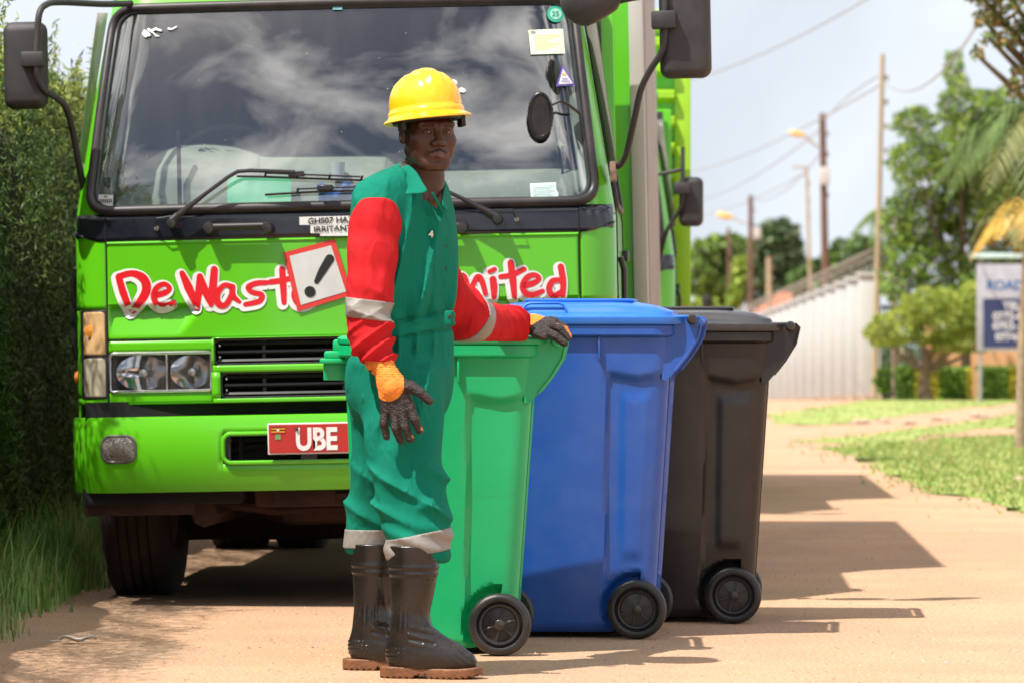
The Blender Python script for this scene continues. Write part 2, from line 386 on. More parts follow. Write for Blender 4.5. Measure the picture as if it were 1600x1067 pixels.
def wheelie_bin(name, label, loc, yaw, mbody, mlid, rim, style, wx):
    root = empty(name, loc, (0, 0, radians(yaw)))
    tag(root, label, 'wheelie bin', 'wheelie bins in a row')
    bk = mat('bin_black_rubber', (.012, .012, .013), rough=.42, var=.3, vscale=14, bump=.12, bscale=300, dirt=(.16, .12, .08), damt=.28, dscale=9)
    bk2 = mat('bin_black_plastic', (.02, .019, .02), rough=.3, var=.2, dirt=(.15, .11, .07), damt=.25, dscale=14)
    zt = rim - .035; mb = MB(); rings = []
    nz_ = 104
    for i in range(nz_ + 1):
        z = .02 + (zt - .02) * i / nz_; t = (z - .02) / (zt - .02)
        x0 = -.270 - .035 * t; x1 = .240 + .065 * t; hy = .222 + .056 * t; r = .055
        if z < .05: q = (.05 - z) / .03; x0 += .02 * q * q; x1 -= .02 * q * q; hy -= .02 * q * q
        ring = []
        for x, y, sd in ring_rr(x0, x1, hy, r):
            d = 0.
            # shallow pocket along the rear of each side wall, ending in an arch
            e0 = wx - .118 + .012 * (z / 1.); top = zt - .115 - .02 * max(0, 1 - abs(x - (x1 + e0) / 2) * 9)
            w_ = float(sst((x - e0) / .014)) * float(sst((top - z) / .03))
            d += .014 * w_ if sd in 'nf' else (.014 * w_ if (sd == 'c' and x > 0) else 0)
            # inner raised rib of the pocket
            e1 = e0 + .05; w2 = float(sst((x - e1) / .02)) * float(sst((x1 - .05 - x) / .02)) * float(sst((top - .05 - z) / .05)) * float(sst((z - .25) / .05))
            if sd in 'nf': d -= (.006 if style != 'g' else .0) * w2
            # wheel cut-out
            wc = max(0., 1 - sqrt((x - wx) ** 2 + (z - .1) ** 2) / .128)
            if wc > 0 and sd in 'nf': d += .035 * float(sst(wc * 6))
            s = -1 if y < 0 else 1
            # moulding seam two thirds up and gentle bulge of the wall
            sm = .0012 * math.exp(-((z - .50) / .003) ** 2) if style == 'g' else 0
            bul = .004 * sin(pi * t) * (1 - abs(x) / .33)
            yy = y - s * (d - bul + sm) if sd in 'nfc' else y
            if sd == 'r': x = x - .018 * float(sst((.15 - abs(y)) / .03)) * float(sst((z - .18) / .04)) * float(sst((zt - .14 - z) / .04))
            ring.append((x, yy, z))
        rings.append(ring)
    mb.loft(rings)
    # rim flange
    def rr3(dx, z, r=.06): return [(x, y, z) for x, y, _ in ring_rr(-.305 - dx, .305 + dx, .278 + dx, r + dx)]
    mb.loft([rr3(-.002, zt - .012), rr3(.004, zt - .008), rr3(.018, zt - .004), rr3(.021, zt), rr3(.021, rim - .006), rr3(.017, rim)])
    # small gussets below the rim
    for s in (-1, 1):
        for gx in (-.13, .06): mb.box(gx - .004, gx + .004, s * .270, s * .292, zt - .085, zt - .006, .002)
    # rear brackets carrying the handle
    bp = [(.27, zt - .15), (.285, zt - .155), (.315, zt - .12), (.355, zt - .07), (.392, zt - .01), (.405, rim + .012), (.395, rim + .022), (.365, rim + .024), (.31, rim - .004), (.27, rim - .006)]
    for s in (-1, 1):
        mb.prism(bp, s * .262, s * .232); 
        mb.tube([(x * .997, s * .262, z) for x, z in bp[2:8]], .005, 8)
    body = mb.build('body', mbody, root, angle=32)
    # comb lip at the front
    lp = MB()
    lp.box(-.385, -.295, -.235, .235, rim - .062, rim - .046, .005)
    lp.box(-.372, -.295, -.225, .225, rim - .048, rim - .022, .008)
    lp.box(-.345, -.295, -.205, .205, rim - .025, rim + .014, .009)
    for yy in np.linspace(-.2, .2, 9): lp.box(-.375, -.30, yy - .003, yy + .003, rim - .115, rim - .05, .001)
    lp.build('front_lip', mbody, root)
    # lid
    ld = MB(); zl = rim + .004
    if style == 'g': H = [(0.010, 0), (.022, .002), (.024, .006), (.024, .018), (.020, .022), (.0, .024), (-.02, .026), (-.026, .034), (-.045, .04), (-.1, .045), (-.2, .047), (-.27, .048)]
    else: H = [(0.016, 0), (.026, .002), (.028, .006), (.028, .026), (.023, .031), (.004, .034), (-.012, .038), (-.018, .044), (-.024, .056), (-.034, .063), (-.07, .070), (-.14, .076), (-.24, .079), (-.27, .08)]
    def rl(dx, z):
        return [(x + (.022 if x > 0 else 0) * (1 if dx > -.03 else .3), y, z - (.018 * max(0, (x - .1) / .2) ** 1.5 if z > zl + .03 else 0) - .006 * (abs(y) / .28) ** 2) for x, y, _ in ring_rr(-.305 - dx, .305 + dx, max(.008, .278 + dx), max(.006, .06 + dx * .8))]
    ld.loft([rl(dx, zl + z) for dx, z in H])
    # raised panel and grip on the lid
    if style != 'g':
        ld.box(-.2, .17, -.17, .17, zl + .070, zl + .0825, .006)
        ld.tube([(-.215, -.262, zl + .03), (-.185, -.262, zl + .062), (-.175, -.262, zl + .066), (-.075, -.262, zl + .066), (-.062, -.262, zl + .06), (-.048, -.262, zl + .032)], .005, 8)
    # rear tongue to hinge
    for s in (-1, 1):
        ld.box(.30, .385, s * .20 - .03, s * .20 + .03, zl + .004, zl + .026, .008)
    ld.build('lid', mlid, root, angle=35)
    hz = rim - .002 if style == 'g' else rim + .006
    hd = MB(); hd.tube([(.388, -.265, hz), (.388, .265, hz)], .0145, 16); hd.build('handle', mbody if style == 'g' else mbody, root)
    for s in (-1, 1):
        hg = MB(); hg.lathe([(.001, -.02), (.012, -.02), (.017, -.015), (.018, 0), (.017, .014), (.012, .02), (.001, .021)], 20, Matrix.Translation((.372, s * .277, hz + .01)) @ Matrix.Rotation(pi / 2, 4, 'X')); hg.build('hinge_pin', bk2 if style != 'g' else mbody, root)
    # axle and wheels
    ax = MB(); ax.tube([(wx, -.27, .1), (wx, .27, .1)], .011, 12); ax.build('axle', bk2, root)
    for s in (-1, 1):
        wt = empty('wheel', (wx, s * .268, .1), (0, 0, 0), root)
        R = Matrix.Rotation(pi / 2 * (1 if s < 0 else -1), 4, 'X')
        ty = MB(); ty.lathe([(.070, -.016), (.074, .022), (.080, .025), (.090, .024), (.0965, .019), (.100, .010), (.100, -.010), (.0965, -.019), (.09, -.023), (.070, -.02)], 56, R, closed=True)
        ty.build('tyre', bk, wt)
        rm = MB(); rm.lathe([(.0005, .004), (.014, .004), (.016, .017), (.0165, .021), (.014, .023), (.0005, .0235)], 24, R)
        rm.lathe([(.054, .001), (.056, .016), (.058, .020), (.063, .021), (.068, .014), (.071, .016), (.0715, -.012), (.054, -.012)], 48, R, closed=True)
        rm.lathe([(.0005, -.004), (.056, -.006), (.056, -.002), (.0005, .003)], 32, R)
        for q in range(6):
            a = q * pi / 3 + .3; rm.box(.012, .057, -.0035, .0035, -.003, .009, .001, 1, R @ Matrix.Rotation(a, 4, 'Z'))
        rm.build('rim', bk2, wt)
    return root
def plast(n, c, **k): return mat(n, c, rough=.30, var=.09, vscale=3.5, coat=.0, spec=.5, bump=.035, bscale=420, **k)
pg = plast('green_plastic', (.003, .41, .145), dirt=(.06, .38, .17), damt=.14, dscale=7)
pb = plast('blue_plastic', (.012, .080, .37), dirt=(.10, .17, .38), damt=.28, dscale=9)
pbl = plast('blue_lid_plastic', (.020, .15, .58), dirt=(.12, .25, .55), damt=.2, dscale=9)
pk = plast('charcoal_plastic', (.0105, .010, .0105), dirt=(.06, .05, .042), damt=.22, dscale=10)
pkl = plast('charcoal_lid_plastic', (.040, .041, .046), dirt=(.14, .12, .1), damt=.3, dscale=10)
wheelie_bin('green_bin', 'bright green wheelie bin under the worker\'s hand, the nearest of the three bins', (-.2245, 14.27, 0), -1.3, pg, pg, .992, 'g', .192)
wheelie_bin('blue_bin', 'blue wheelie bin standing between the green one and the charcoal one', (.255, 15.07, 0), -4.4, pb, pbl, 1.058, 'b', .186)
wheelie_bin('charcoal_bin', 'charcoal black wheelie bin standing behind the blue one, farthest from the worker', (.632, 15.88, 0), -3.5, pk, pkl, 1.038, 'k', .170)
# ------------------------------------------------------------------ lorries
TG = mat('lorry_green_paint', (.105, .50, .008), rough=.24, var=.04, vscale=1.2, coat=.3, spec=.5, dirt=(.20, .38, .07), damt=.14, dscale=2.2)
TB = mat('lorry_black_trim', (.016, .016, .018), rough=.34, var=.3, vscale=5, dirt=(.12, .10, .08), damt=.25)
RUB = mat('window_rubber', (.02, .017, .018), rough=.45, var=.3, dirt=(.14, .1, .09), damt=.3)
MIR = mat('mirror_black_plastic', (.028, .027, .028), rough=.5, var=.25, vscale=12, bump=.25, bscale=500, dirt=(.1, .085, .07), damt=.3)
GAP = mat('deep_black', (.006, .006, .006), rough=.9)
CHR = mat('lamp_reflector', (.75, .76, .78), rough=.12, metal=1., var=.1)
DRT = mat('chassis_dirt', (.028, .013, .009), rough=.85, var=.6, vscale=6, bump=.4, bscale=30, dirt=(.065, .026, .012), damt=.7)
GRY = mat('grey_steel_post', (.44, .42, .41), rough=.35, metal=.0, var=.1, dirt=(.3, .25, .2), damt=.4)
GLS = glass_mat('windscreen_glass', (.84, .90, .88), refl_ior=2.95, rough=.006, dust=.035, body=(.42, .42, .40), bodyamt=.01)
LENS = glass_mat('lamp_lens', (.95, .95, .95), refl_ior=1.5, rough=.04, dust=.12, body=(.7, .66, .6))
def W(z): return 1.028 - max(0, z - 1.46) * .150
def yF(z): return .075 + (.02 * (1.42 - z) if z < 1.42 else 0) * -1 + (max(0, z - 1.46) * .30) - (.055 * (1 - ((z - 1.95) / .49) ** 2) if z > 1.46 else 0)
def recess(x, z):
    z0, z1 = 1.142, 1.035
    if z > z0 + .012 or z < z1: return 0
    a = min(1, (z0 + .012 - z) / .012) * min(1, (z - z1) / (z0 - z1) * 1.05 + .0)
    xe = .535 + .10 * (z0 - z) / (z0 - z1) * .7
    f = min(1, max(0, (abs(x) - xe) / .02)) * min(1, max(0, (.885 - abs(x)) / .008))
    return .030 * a * f
def sY(x, z, rec=True):
    w_ = W(z); r = .15; ax = min(abs(x), w_ - .0005)
    y = yF(z) + .06 * (ax / w_) ** 2
    if ax > w_ - r: y += r - sqrt(max(0, r * r - (ax - (w_ - r)) ** 2))
    return y + (recess(x, z) if rec else 0)
def sP(x, z, off=0., rec=True):
    e = .002; w_ = W(z) - .004; xc = max(-w_, min(w_, x))
    dx = (sY(xc + e, z, False) - sY(xc - e, z, False)) / (2 * e); dz = (sY(xc, z + e, False) - sY(xc, z - e, False)) / (2 * e)
    n = Vector((dx, -1, dz)).normalized()
    return Vector((x, sY(x, z, rec), z)) + n * off
def sL(x, z, off=0., rec=True):
    p = sP(x, z, off); e = .009; p.y -= max(0, sY(x, z) - min(sY(x, z + e), sY(x, z - e), sY(x + e, z), sY(x - e, z))); return p
def patch(x0, x1, z0, z1, nx, nz, off=0., hole=None, mb=None):
    """rectangular patch on the cab's skin; x may be given as functions of z"""
    mb = mb or MB(); P = []
    for i in range(nx + 1):
        col = []
        for j in range(nz + 1):
            z = z0 + (z1 - z0) * j / nz; a = x0(z) if callable(x0) else x0; b = x1(z) if callable(x1) else x1
            t = i / nx; col.append(sP(a + (b - a) * t, z, off))
        P.append(col)
    return mb.grid(P)
def between(A, B, n, off, mb, f=sP):
    """strip between two closed outlines with equal counts"""
    k = len(A); P = []
    for i in range(k):
        P.append([f(A[i][0] + (B[i][0] - A[i][0]) * j / n, A[i][1] + (B[i][1] - A[i][1]) * j / n, off) for j in range(n + 1)])
    return mb.grid(P, closed_u=True)
def fill(A, off, mb, f=sP, n=6, c=None):
    cx = sum(p[0] for p in A) / len(A); cz = sum(p[1] for p in A) / len(A)
    return between(A, [(cx, cz)] * len(A), n, off, mb, f)
def TPX(u, v):
    x = (u - 537) / 417; return x, 1 - (v - 533.5) / 417 - .02 * x
_lay = [0]
def stroke(mb, pts, r, off, px=True, n=10, cvt=None, f=sP):
    """brush stroke as a flat ribbon with round ends lying on the skin; each piece sits a hair above the last"""
    if px: pts = [TPX(*p[:2]) + tuple(p[2:]) for p in pts]
    rr = [(p[2] if len(p) > 2 else r) / 419 for p in pts]
    P2 = [Vector(p[:2]) for p in pts]
    S = spline(P2, 5) if len(P2) > 2 else [P2[0].lerp(P2[1], t / 6) for t in range(7)]
    m = len(S) - 1; k = len(rr) - 1
    Rr = [rr[min(int(i / m * k), k)] * (1 - (i / m * k) % 1) + rr[min(int(i / m * k) + 1, k)] * ((i / m * k) % 1) for i in range(m + 1)]
    L_, R_ = [], []
    for i in range(m + 1):
        d = (S[min(i + 1, m)] - S[max(i - 1, 0)]).normalized(); nrm = Vector((-d.y, d.x)); L_.append(S[i] + nrm * Rr[i]); R_.append(S[i] - nrm * Rr[i])
    d0 = (S[0] - S[1]).normalized(); d1 = (S[m] - S[m - 1]).normalized()
    def capp(c, d, rd):
        nrm = Vector((-d.y, d.x)); return [c + (nrm * cos(a) + d * sin(a)) * rd for a in [pi * j / 8 for j in range(9)]]
    _lay[0] = (_lay[0] + 1) % 17; o = off + _lay[0] * .00007
    mb.grid([[f(L_[i].x, L_[i].y, o), f(S[i].x, S[i].y, o), f(R_[i].x, R_[i].y, o)] for i in range(m + 1)])
    for c, d, rd in ((S[0], d0, Rr[0]), (S[m], d1, Rr[m])):
        _lay[0] = (_lay[0] + 1) % 17; o = off + _lay[0] * .00007
        cp = capp(c, d, rd); mb.add([f(p.x, p.y, o) for p in cp], [tuple(range(len(cp)))])

def wheel(root, x, y, r, wdt, side, name='wheel'):
    wt = empty(name, (x, y, r), (0, 0, 0), root); R = Matrix.Rotation(pi / 2 * side, 4, 'Y')
    t = MB(); h = wdt / 2
    t.lathe([(r * .56, -h * .8), (r * .62, -h), (r * .9, -h), (r * .97, -h * .86), (r, -h * .7)] + sum([[(r, q - .004), (r - .012, q - .003), (r - .012, q + .003), (r, q + .004)] for q in (-h * .45, -h * .15, h * .15, h * .45)], []) + [(r, h * .7), (r * .97, h * .86), (r * .9, h), (r * .62, h), (r * .56, h * .8)], 56, R, closed=True)
    t.build('tyre', mat('lorry_tyre', (.014, .010, .009), rough=.85, var=.4, dirt=(.06, .03, .018), damt=.6), wt)
    d = MB(); d.lathe([(.001, h * .2), (.10, h * .2), (.11, h * .55), (.12, h * .55), (.13, h * .1), (r * .45, 0), (r * .52, h * .6), (r * .57, h * .85), (r * .57, -h * .8), (r * .5, -h * .8), (.001, -h * .3)], 40, R)
    for q in range(8):
        a = q * pi / 4; d.lathe([(.001, h * .3), (.014, h * .3), (.014, 0), (.001, 0)], 8, R @ Matrix.Translation((r * .38 * cos(a), r * .38 * sin(a), 0)))
    d.build('rim', mat('lorry_rim', (.10, .06, .04), rough=.7, var=.4, dirt=(.12, .05, .02), damt=.8), wt)

def lorry(label, loc, yaw, tilt, cargo, front_text=True, mdz=0., mdx=0.):
    root = empty('lorry', loc, (0, tilt, radians(yaw))); tag(root, label, 'lorry', 'green waste lorries')
    # ---------------- cab skin: centre panel with pressed pocket, corners, strips round the grilles
    body = MB()
    SE = .888
    cols = 150
    patch(-SE, SE, 1.024, 1.385, cols, 60, 0, mb=body)
    body.build('front_panel', TG, root, solid=.012, soff=-1, angle=28)
    # rolled upper edge of the panel
    m_ = MB(); m_.tube([sP(-SE + 2 * SE * i / 60, 1.385, -.004) for i in range(61)], .009, 8); m_.build('panel_lip', TG, root)
    gs = MB()
    for a, b, c, d in ((-.49, .49, .894, .920), (-.49, .49, .780, .796), (-SE, -.49, .972, 1.0195), (.49, SE, .972, 1.0195), (-SE, -.494, .780, .826), (.494, SE, .780, .826)):
        patch(a, b, c, d, 40, 3, 0, mb=gs)
    patch(-.4895, .4895, 1.0195, 1.0236, 40, 1, 0, mb=gs)
    # little cheeks beside the grilles
    for s in (-1, 1):
        patch(s * .494, s * .462, .796, .896, 2, 4, 0, mb=gs); patch(s * .4940, s * .484, .920, 1.0195, 2, 4, 0, mb=gs)
    gs.build('grille_surround', TG, root, solid=.02, soff=-1)
    for s in (-1, 1):
        cp = MB()
        xo = lambda z, s=s: s * (W(z) - .0006)
        for z0, z1 in ((.78, .805), (1.135, 1.46)):
            pts = []
            nx, nz_ = 22, max(2, int((z1 - z0) / .02))
            P = []
            for i in range(nx + 1):
                t = 1 - (1 - i / nx) ** 2
                P.append([sP(s * (SE + .006) + (s * (W(z) - .0006) - s * (SE + .006)) * t, z, 0) for z in [z0 + (z1 - z0) * j / nz_ for j in range(nz_ + 1)]])
            cp.grid(P)
        # narrow band outside the indicators
        P = []
        for i in range(9):
            P.append([sP(s * (1.0 + (W(z) - .0006 - 1.0) * i / 8), z, 0) for z in [.805 + .33 * j / 12 for j in range(13)]])
        cp.grid(P)
        cp.build('corner_panel', TG, root, solid=.012, soff=-1, angle=28)
        # indicator and side lamp
        for z0, z1, nm, cl_, dk in ((.965, 1.131, 'indicator_lamp', (.66, .42, .20), 'ind'), (.808, .958, 'side_lamp', (.50, .45, .33), 'sid')):
            lm = MB(); P = []
            for i in range(13):
                P.append([sP(s * (.898 + .098 * i / 12), z, .004 - .006 * (abs(i / 6 - 1) ** 6)) for z in [z0 + (z1 - z0) * j / 16 for j in range(17)]])
            lm.grid(P); o = lm.build(nm, mat(nm + '_lens', cl_, rough=.2, var=.22, vscale=9, bump=.12, bscale=260, coat=.4), root, solid=.02, soff=-1)
            # rubber frame
            fr = MB(); fr.tube([sP(s * x, z, .001) for x, z in resample([(.896, z0), (.998, z0), (.998, z1), (.896, z1)], .02)], .004, 6, closed=True); fr.build('lamp_frame', RUB, o)
            gl = MB(); gl.lathe([(.001, -.002), (.020, -.002), (.024, 0), (.001, .006)], 16, Matrix.Translation(sP(s * .955, (z0 + z1) / 2 + .01, .006)) @ Matrix.Rotation(pi / 2, 4, 'X')) if dk == 'ind' else None
            if dk == 'ind': gl.build('bulb', mat('amber_bulb', (.8, .32, .05), rough=.2), o)
        # headlamp with two reflector bowls
        hl = MB(); x0, x1 = .497, .884; fm = lambda x, z, o: sP(s * x, z, o)
        hl.grid([[fm(x0 + (x1 - x0) * i / 24, .828 + .142 * j / 2, -.075) for j in range(3)] for i in range(25)])
        hb = hl.build('headlamp', TB, root)
        ho = rrect(x0, x1, .828, .970, .012, 3)
        h1 = MB(); between(resample(ho, .02), [(x, z) for x, z in resample(ho, .02)], 1, 0, MB())
        wall = MB(); Pq = resample(ho, .02); wall.grid([[fm(x, z, o) for o in (.002, -.03, -.078)] for x, z in Pq], closed_u=True); wall.build('housing', mat('lamp_housing', (.35, .28, .25), rough=.25, metal=.6), hb)
        rim_ = MB(); rim_.tube([fm(x, z, .001) for x, z in Pq], .006, 8, closed=True); rim_.build('bezel', mat('lamp_bezel', (.5, .5, .5), rough=.25, metal=.8, var=.2), hb)
        for cx, rx, rz in ((.765, .098, .066), (.578, .078, .062)):
            bw = MB(); P = []
            for i in range(41):
                a = 2 * pi * i / 40
                rib = 1.0
                P.append([fm(cx + rx * q * cos(a), .899 + rz * q * sin(a), -.07 + .062 * q ** 2) for q in (1., .85, .7, .55, .4, .25, .16)])
            bw.grid(P); bw.build('reflector', CHR, hb)
            bb = MB(); bb.lathe([(.001, .03), (.014, .026), (.017, .012), (.017, -.02), (.001, -.02)], 18, Matrix.Translation(fm(cx, .899, -.045)) @ Matrix.Rotation(pi / 2, 4, 'X')); bb.build('bulb', mat('lamp_bulb', (.5, .5, .52), rough=.15, metal=.7), hb)
        # fluted lens
        fl = MB(); n_ = 150
        fl.grid([[fm(x0 + .004 + (x1 - x0 - .008) * i / n_, z, -.004 + .0022 * (1 if (i // 2) % 2 else 0) * (1 if (x0 + (x1 - x0) * i / n_) > .675 else 0)) for z in (.832, .87, .93, .966)] for i in range(n_ + 1)])
        fl.build('lens', LENS, hb, angle=20)
        dv = MB(); dv.box(-.004, .004, -.004, .03, .832, .966, .001, 1, Matrix.Translation((s * .668, sY(.668, .9) - .002, 0))); dv.build('divider', CHR, hb)
    # ---------------- grilles
    for z0, z1, hw in ((.921, 1.017, .486), (.797, .893, .462)):
        bk = MB(); bk.grid([[sP(-hw + 2 * hw * i / 20, z0 + (z1 - z0) * j / 2, -.09) for j in range(3)] for i in range(21)]); g = bk.build('grille', GAP, root)
        fr = MB(); ol = resample(rrect(-hw, hw, z0, z1, .022, 5), .03); fr.tube([sP(x, z, .0) for x, z in ol], .0065, 8, closed=True)
        fr.grid([[sP(x, z, o) for o in (.0, -.09)] for x, z in ol], closed_u=True); fr.build('grille_frame', TB, g)
        sl_ = MB()
        for zz in (z0 + .014, z0 + .046, z0 + .078):
            for i in range(24):
                pass
            P = []
            for i in range(25):
                x = -hw + .012 + 2 * (hw - .012) * i / 24; P.append([sP(x, zz + .008, -.008), sP(x, zz, -.004), sP(x, zz - .006, -.012), sP(x, zz + .004, -.05), sP(x, zz + .008, -.008)])
            sl_.grid(P)
        for xx in (-.30, 0, .30): sl_.box(xx - .006, xx + .006, sY(xx, .9) + .02, sY(xx, .9) + .05, z0, z1)
        sl_.build('louvre', TB, g)
        sc_ = MB()
        for xx in (-hw + .02,):
            for zz in (z0 + .03, z0 + .072):
                sc_ = MB(); sc_.lathe([(.001, .004), (.004, .003), (.005, 0), (.001, 0)], 10, Matrix.Translation(sP(xx, zz, -.003)) @ Matrix.Rotation(pi / 2, 4, 'X')); sc_.build('screw', CHR, g)
    # ---------------- black band below the windscreen
    bb = MB(); P = []
    for i in range(101):
        t = i / 50 - 1; x = (1 - (1 - abs(t)) ** 1.5) * (W(1.43) - .012) * (1 if t > 0 else -1)
        P.append([sP(x, z + (.045 * max(0, (abs(x) - .90) / .12) ** 2 if j == 0 else 0), .003) for j, z in enumerate([1.392, 1.41, 1.43, 1.45, 1.47, 1.495])])
    bb.grid(P); bb.build('scuttle_panel', mat('scuttle_black', (.010, .013, .022), rough=.16, var=.3, coat=.3, dirt=(.1, .09, .08), damt=.2), root, solid=.01, soff=-1)
    # seams
    sm = MB()
    for s in (-1, 1): sm.tube([sP(s * (SE + .003), .79 + (1.49 - .79) * i / 30, .0045 if i > 25 else .001) for i in range(31)], .0022, 6)
    sm.tube([sP(-.49 - (SE - .49) * i / 12, 1.0217, .0005) for i in range(13)], .002, 6); sm.tube([sP(.49 + (SE - .49) * i / 12, 1.0217, .0005) for i in range(13)], .002, 6)
    sm.build('panel_seam', GAP, root)
    # ---------------- windscreen
    wb = [(-.958, 1.508), (.958, 1.508), (.875, 2.285), (-.875, 2.285)]
    wo = resample(roundpoly(wb, .085, 8), .035)
    ob = [(-1.0, 1.463), (1.0, 1.463), (.93, 2.44), (-.93, 2.44)]
    def outer(p):
        # push a windscreen outline point out to the pillar / roof outline
        x, z = p; c = (0, 1.9); dx, dz = x - c[0], z - c[1]
        best = 9
        for t in np.linspace(1.0, 1.6, 241):
            X = c[0] + dx * t; Z = c[1] + dz * t
            if Z > 2.44 or Z < 1.463 or abs(X) > W(Z) - .0008: return (max(-(W(Z) - .0008), min(W(Z) - .0008, X)), max(1.463, min(2.44, Z)))
        return (X, Z)
    pl = MB(); A = wo; B = [outer(p) for p in wo]
    k = len(A); P = []
    for i in range(k):
        P.append([sP(A[i][0] + (B[i][0] - A[i][0]) * (1 - (1 - j / 10) ** 1.6), A[i][1] + (B[i][1] - A[i][1]) * (1 - (1 - j / 10) ** 1.6), 0) for j in range(11)])
    pl.grid(P, closed_u=True)
    pl.build('windscreen_surround', TG, root, solid=.012, soff=-1, angle=25)
    gk = MB(); gk.tube([sP(x, z, .002) for x, z in wo], .019, 10, closed=True)
    wi = [(x * .972, 1.9 + (z - 1.9) * .955) for x, z in wo]
    gk.build('windscreen_seal', RUB, root)
    gk2 = MB(); gk2.tube([sP(x * .982, 1.9 + (z - 1.9) * .968, -.004) for x, z in wo], .008, 8, closed=True); gk2.build('seal_lip', mat('seal_lip', (.03, .035, .035), rough=.3), root)
    ws = MB(); fill(wo, -.006, ws, n=22); glo = ws.build('windscreen', GLS, root, angle=0)
    # ---------------- sides, doors, roof, back of the cab
    yb = 1.95
    for s in (-1, 1):
        sd = MB(); zs = [.55 + .05 * i for i in range(39)]
        def y0(z): return yF(z) + .06 + .148
        sd.grid([[(s * (W(z) - .001), y0(z) + (yb - y0(z)) * t, z) for z in zs] for t in np.linspace(0, 1, 12)])
        sdo = sd.build('cab_side', TG, root, solid=.01, soff=-1, face=(s, 0, 0))
        # door glass, chrome strip, handle
        yy = [(.42, 1.50), (1.45, 1.50), (1.45, 2.25), (.72, 2.25)]
        dg = MB(); ol = roundpoly(yy, .06, 5); cy = sum(p[0] for p in ol) / len(ol); cz = sum(p[1] for p in ol) / len(ol)
        dg.add([(s * (W(z) + .004), y, z) for y, z in ol] , [tuple(range(len(ol)))]); dg.build('side_window', mat('side_window_glass', (.012, .014, .016), rough=.05, coat=.5), root)
        dt = MB(); dt.tube([(s * (W(z) + .005), y, z) for y, z in resample(ol, .1)], .012, 8, closed=True); dt.build('side_window_seal', RUB, root)
        vz = MB(); P = []
        for i in range(12):
            q = i / 11; z = 2.28 - .62 * q ; P.append([(s * (W(z) + .006), .45 - .11 * q, z), (s * (W(z) + .045 * (1 - .3 * q)), .43 - .11 * q, z + .0), (s * (W(z) + .05 * (1 - .3 * q)), .53 - .11 * q, z)])
        vz.grid(P); vz.build('wind_deflector', glass_mat('smoked_visor', (.55, .52, .5), 1.5, .1, .3, (.6, .56, .54), .25), root, solid=.003)
        sm_ = MB(); sm_.tube([(s * (W(z) + .001), y0(z) + .03, z) for z in zs[2:]], .003, 6); sm_.tube([(s * (W(z) + .001), 1.52, z) for z in zs[2:]], .003, 6); sm_.build('door_seam', GAP, root)
        dh = MB(); dh.box(s * 1.03, s * 1.055, 1.30, 1.45, 1.30, 1.345, .008); dh.build('door_handle', TB, root)
        st = MB(); st.box(s * 1.028, s * 1.033, .30, 1.50, 1.02, 1.035, .002, 1); st.tube([(s * 1.04, .36, .95), (s * 1.052, .37, 1.0), (s * 1.052, .37, 1.25), (s * 1.04, .36, 1.30)], .012, 8); st.build('grab_rail', mat('rail_black', (.02, .02, .02), rough=.25), root)
        rm = MB(); rm.lathe([(.001, .018), (.02, .014), (.026, 0), (.001, 0)], 16, Matrix.Translation((s * (W(1.) - .004), .25, .885)) @ Matrix.Rotation(s * pi / 2, 4, 'Y')); rm.build('marker_lamp', mat('amber_lens', (.75, .22, .06), rough=.3), root)
    rf = MB(); rf.grid([[(x * W(2.44), y, 2.44 + .07 * (1 - abs(x) ** 4) * (1 - ((y - 1.15) / .85) ** 4)) for y in np.linspace(.30 + .37 - .2 + .08 * abs(x), yb, 10)] for x in np.linspace(-1, 1, 15)])
    rf.box(-.93, .93, .40, .60, 2.40, 2.445, .01); rf.build('cab_roof', TG, root)
    bk = MB(); bk.box(-1.0, 1.0, yb, yb + .04, .6, 2.42, .01); bk.build('cab_back', TG, root)
    # ---------------- cab interior
    itm = mat('dash_grey', (.27, .29, .25), rough=.7, var=.12, vscale=3, dirt=(.42, .38, .3), damt=.35)
    dk = mat('cab_lining_dark', (.05, .055, .06), rough=.85, var=.2)
    ds = MB()
    pr = [(-.93, 1.40), (.92, 1.40), (.93, 1.56), (.90, 1.642), (.40, 1.650), (.22, 1.655), (.16, 1.70), (.10, 1.715), (-.30, 1.720), (-.36, 1.735), (-.46, 1.765), (-.58, 1.775), (-.70, 1.760), (-.80, 1.70), (-.88, 1.60), (-.93, 1.50)]
    pr = [(p.x, p.y) for p in spline([(x, z) for x, z in pr[2:]], 4)] + [(-.93, 1.40), (.92, 1.40)]
    ds.loft([[(x * .90, .36, 1.42 + (z - 1.42) * .55) for x, z in pr], [(x * .955, .40, 1.42 + (z - 1.42) * .80) for x, z in pr], [(x * .98, .47, 1.42 + (z - 1.42) * .965) for x, z in pr], [(x, .56, z) for x, z in pr], [(x, .85, z - .01) for x, z in pr], [(x, .95, z - .08) for x, z in pr]])
    ds.box(-.94, .94, .20, .42, 1.42, 1.508, .01)
    dash = ds.build('dashboard', itm, root, angle=50)
    sw = MB(); Rt = Matrix.Translation((-.53, .98, 1.70)) @ Matrix.Rotation(radians(-38), 4, 'X')
    sw.tube([Rt @ Vector((.21 * cos(a), .0, .21 * sin(a))) for a in np.linspace(0, 2 * pi, 41)[:-1]], .014, 10, closed=True)
    for a in (.3, 2.84, 4.7): sw.tube([Rt @ Vector((0, 0.02, 0)), Rt @ Vector((.2 * cos(a), 0, .2 * sin(a)))], .016, 8)
    sw.lathe([(.001, -.03), (.05, -.03), (.06, .02), (.001, .02)], 20, Rt @ Matrix.Rotation(pi / 2, 4, 'X')); sw.build('steering_wheel', mat('steering_wheel_grey', (.14, .15, .15), rough=.5), root)
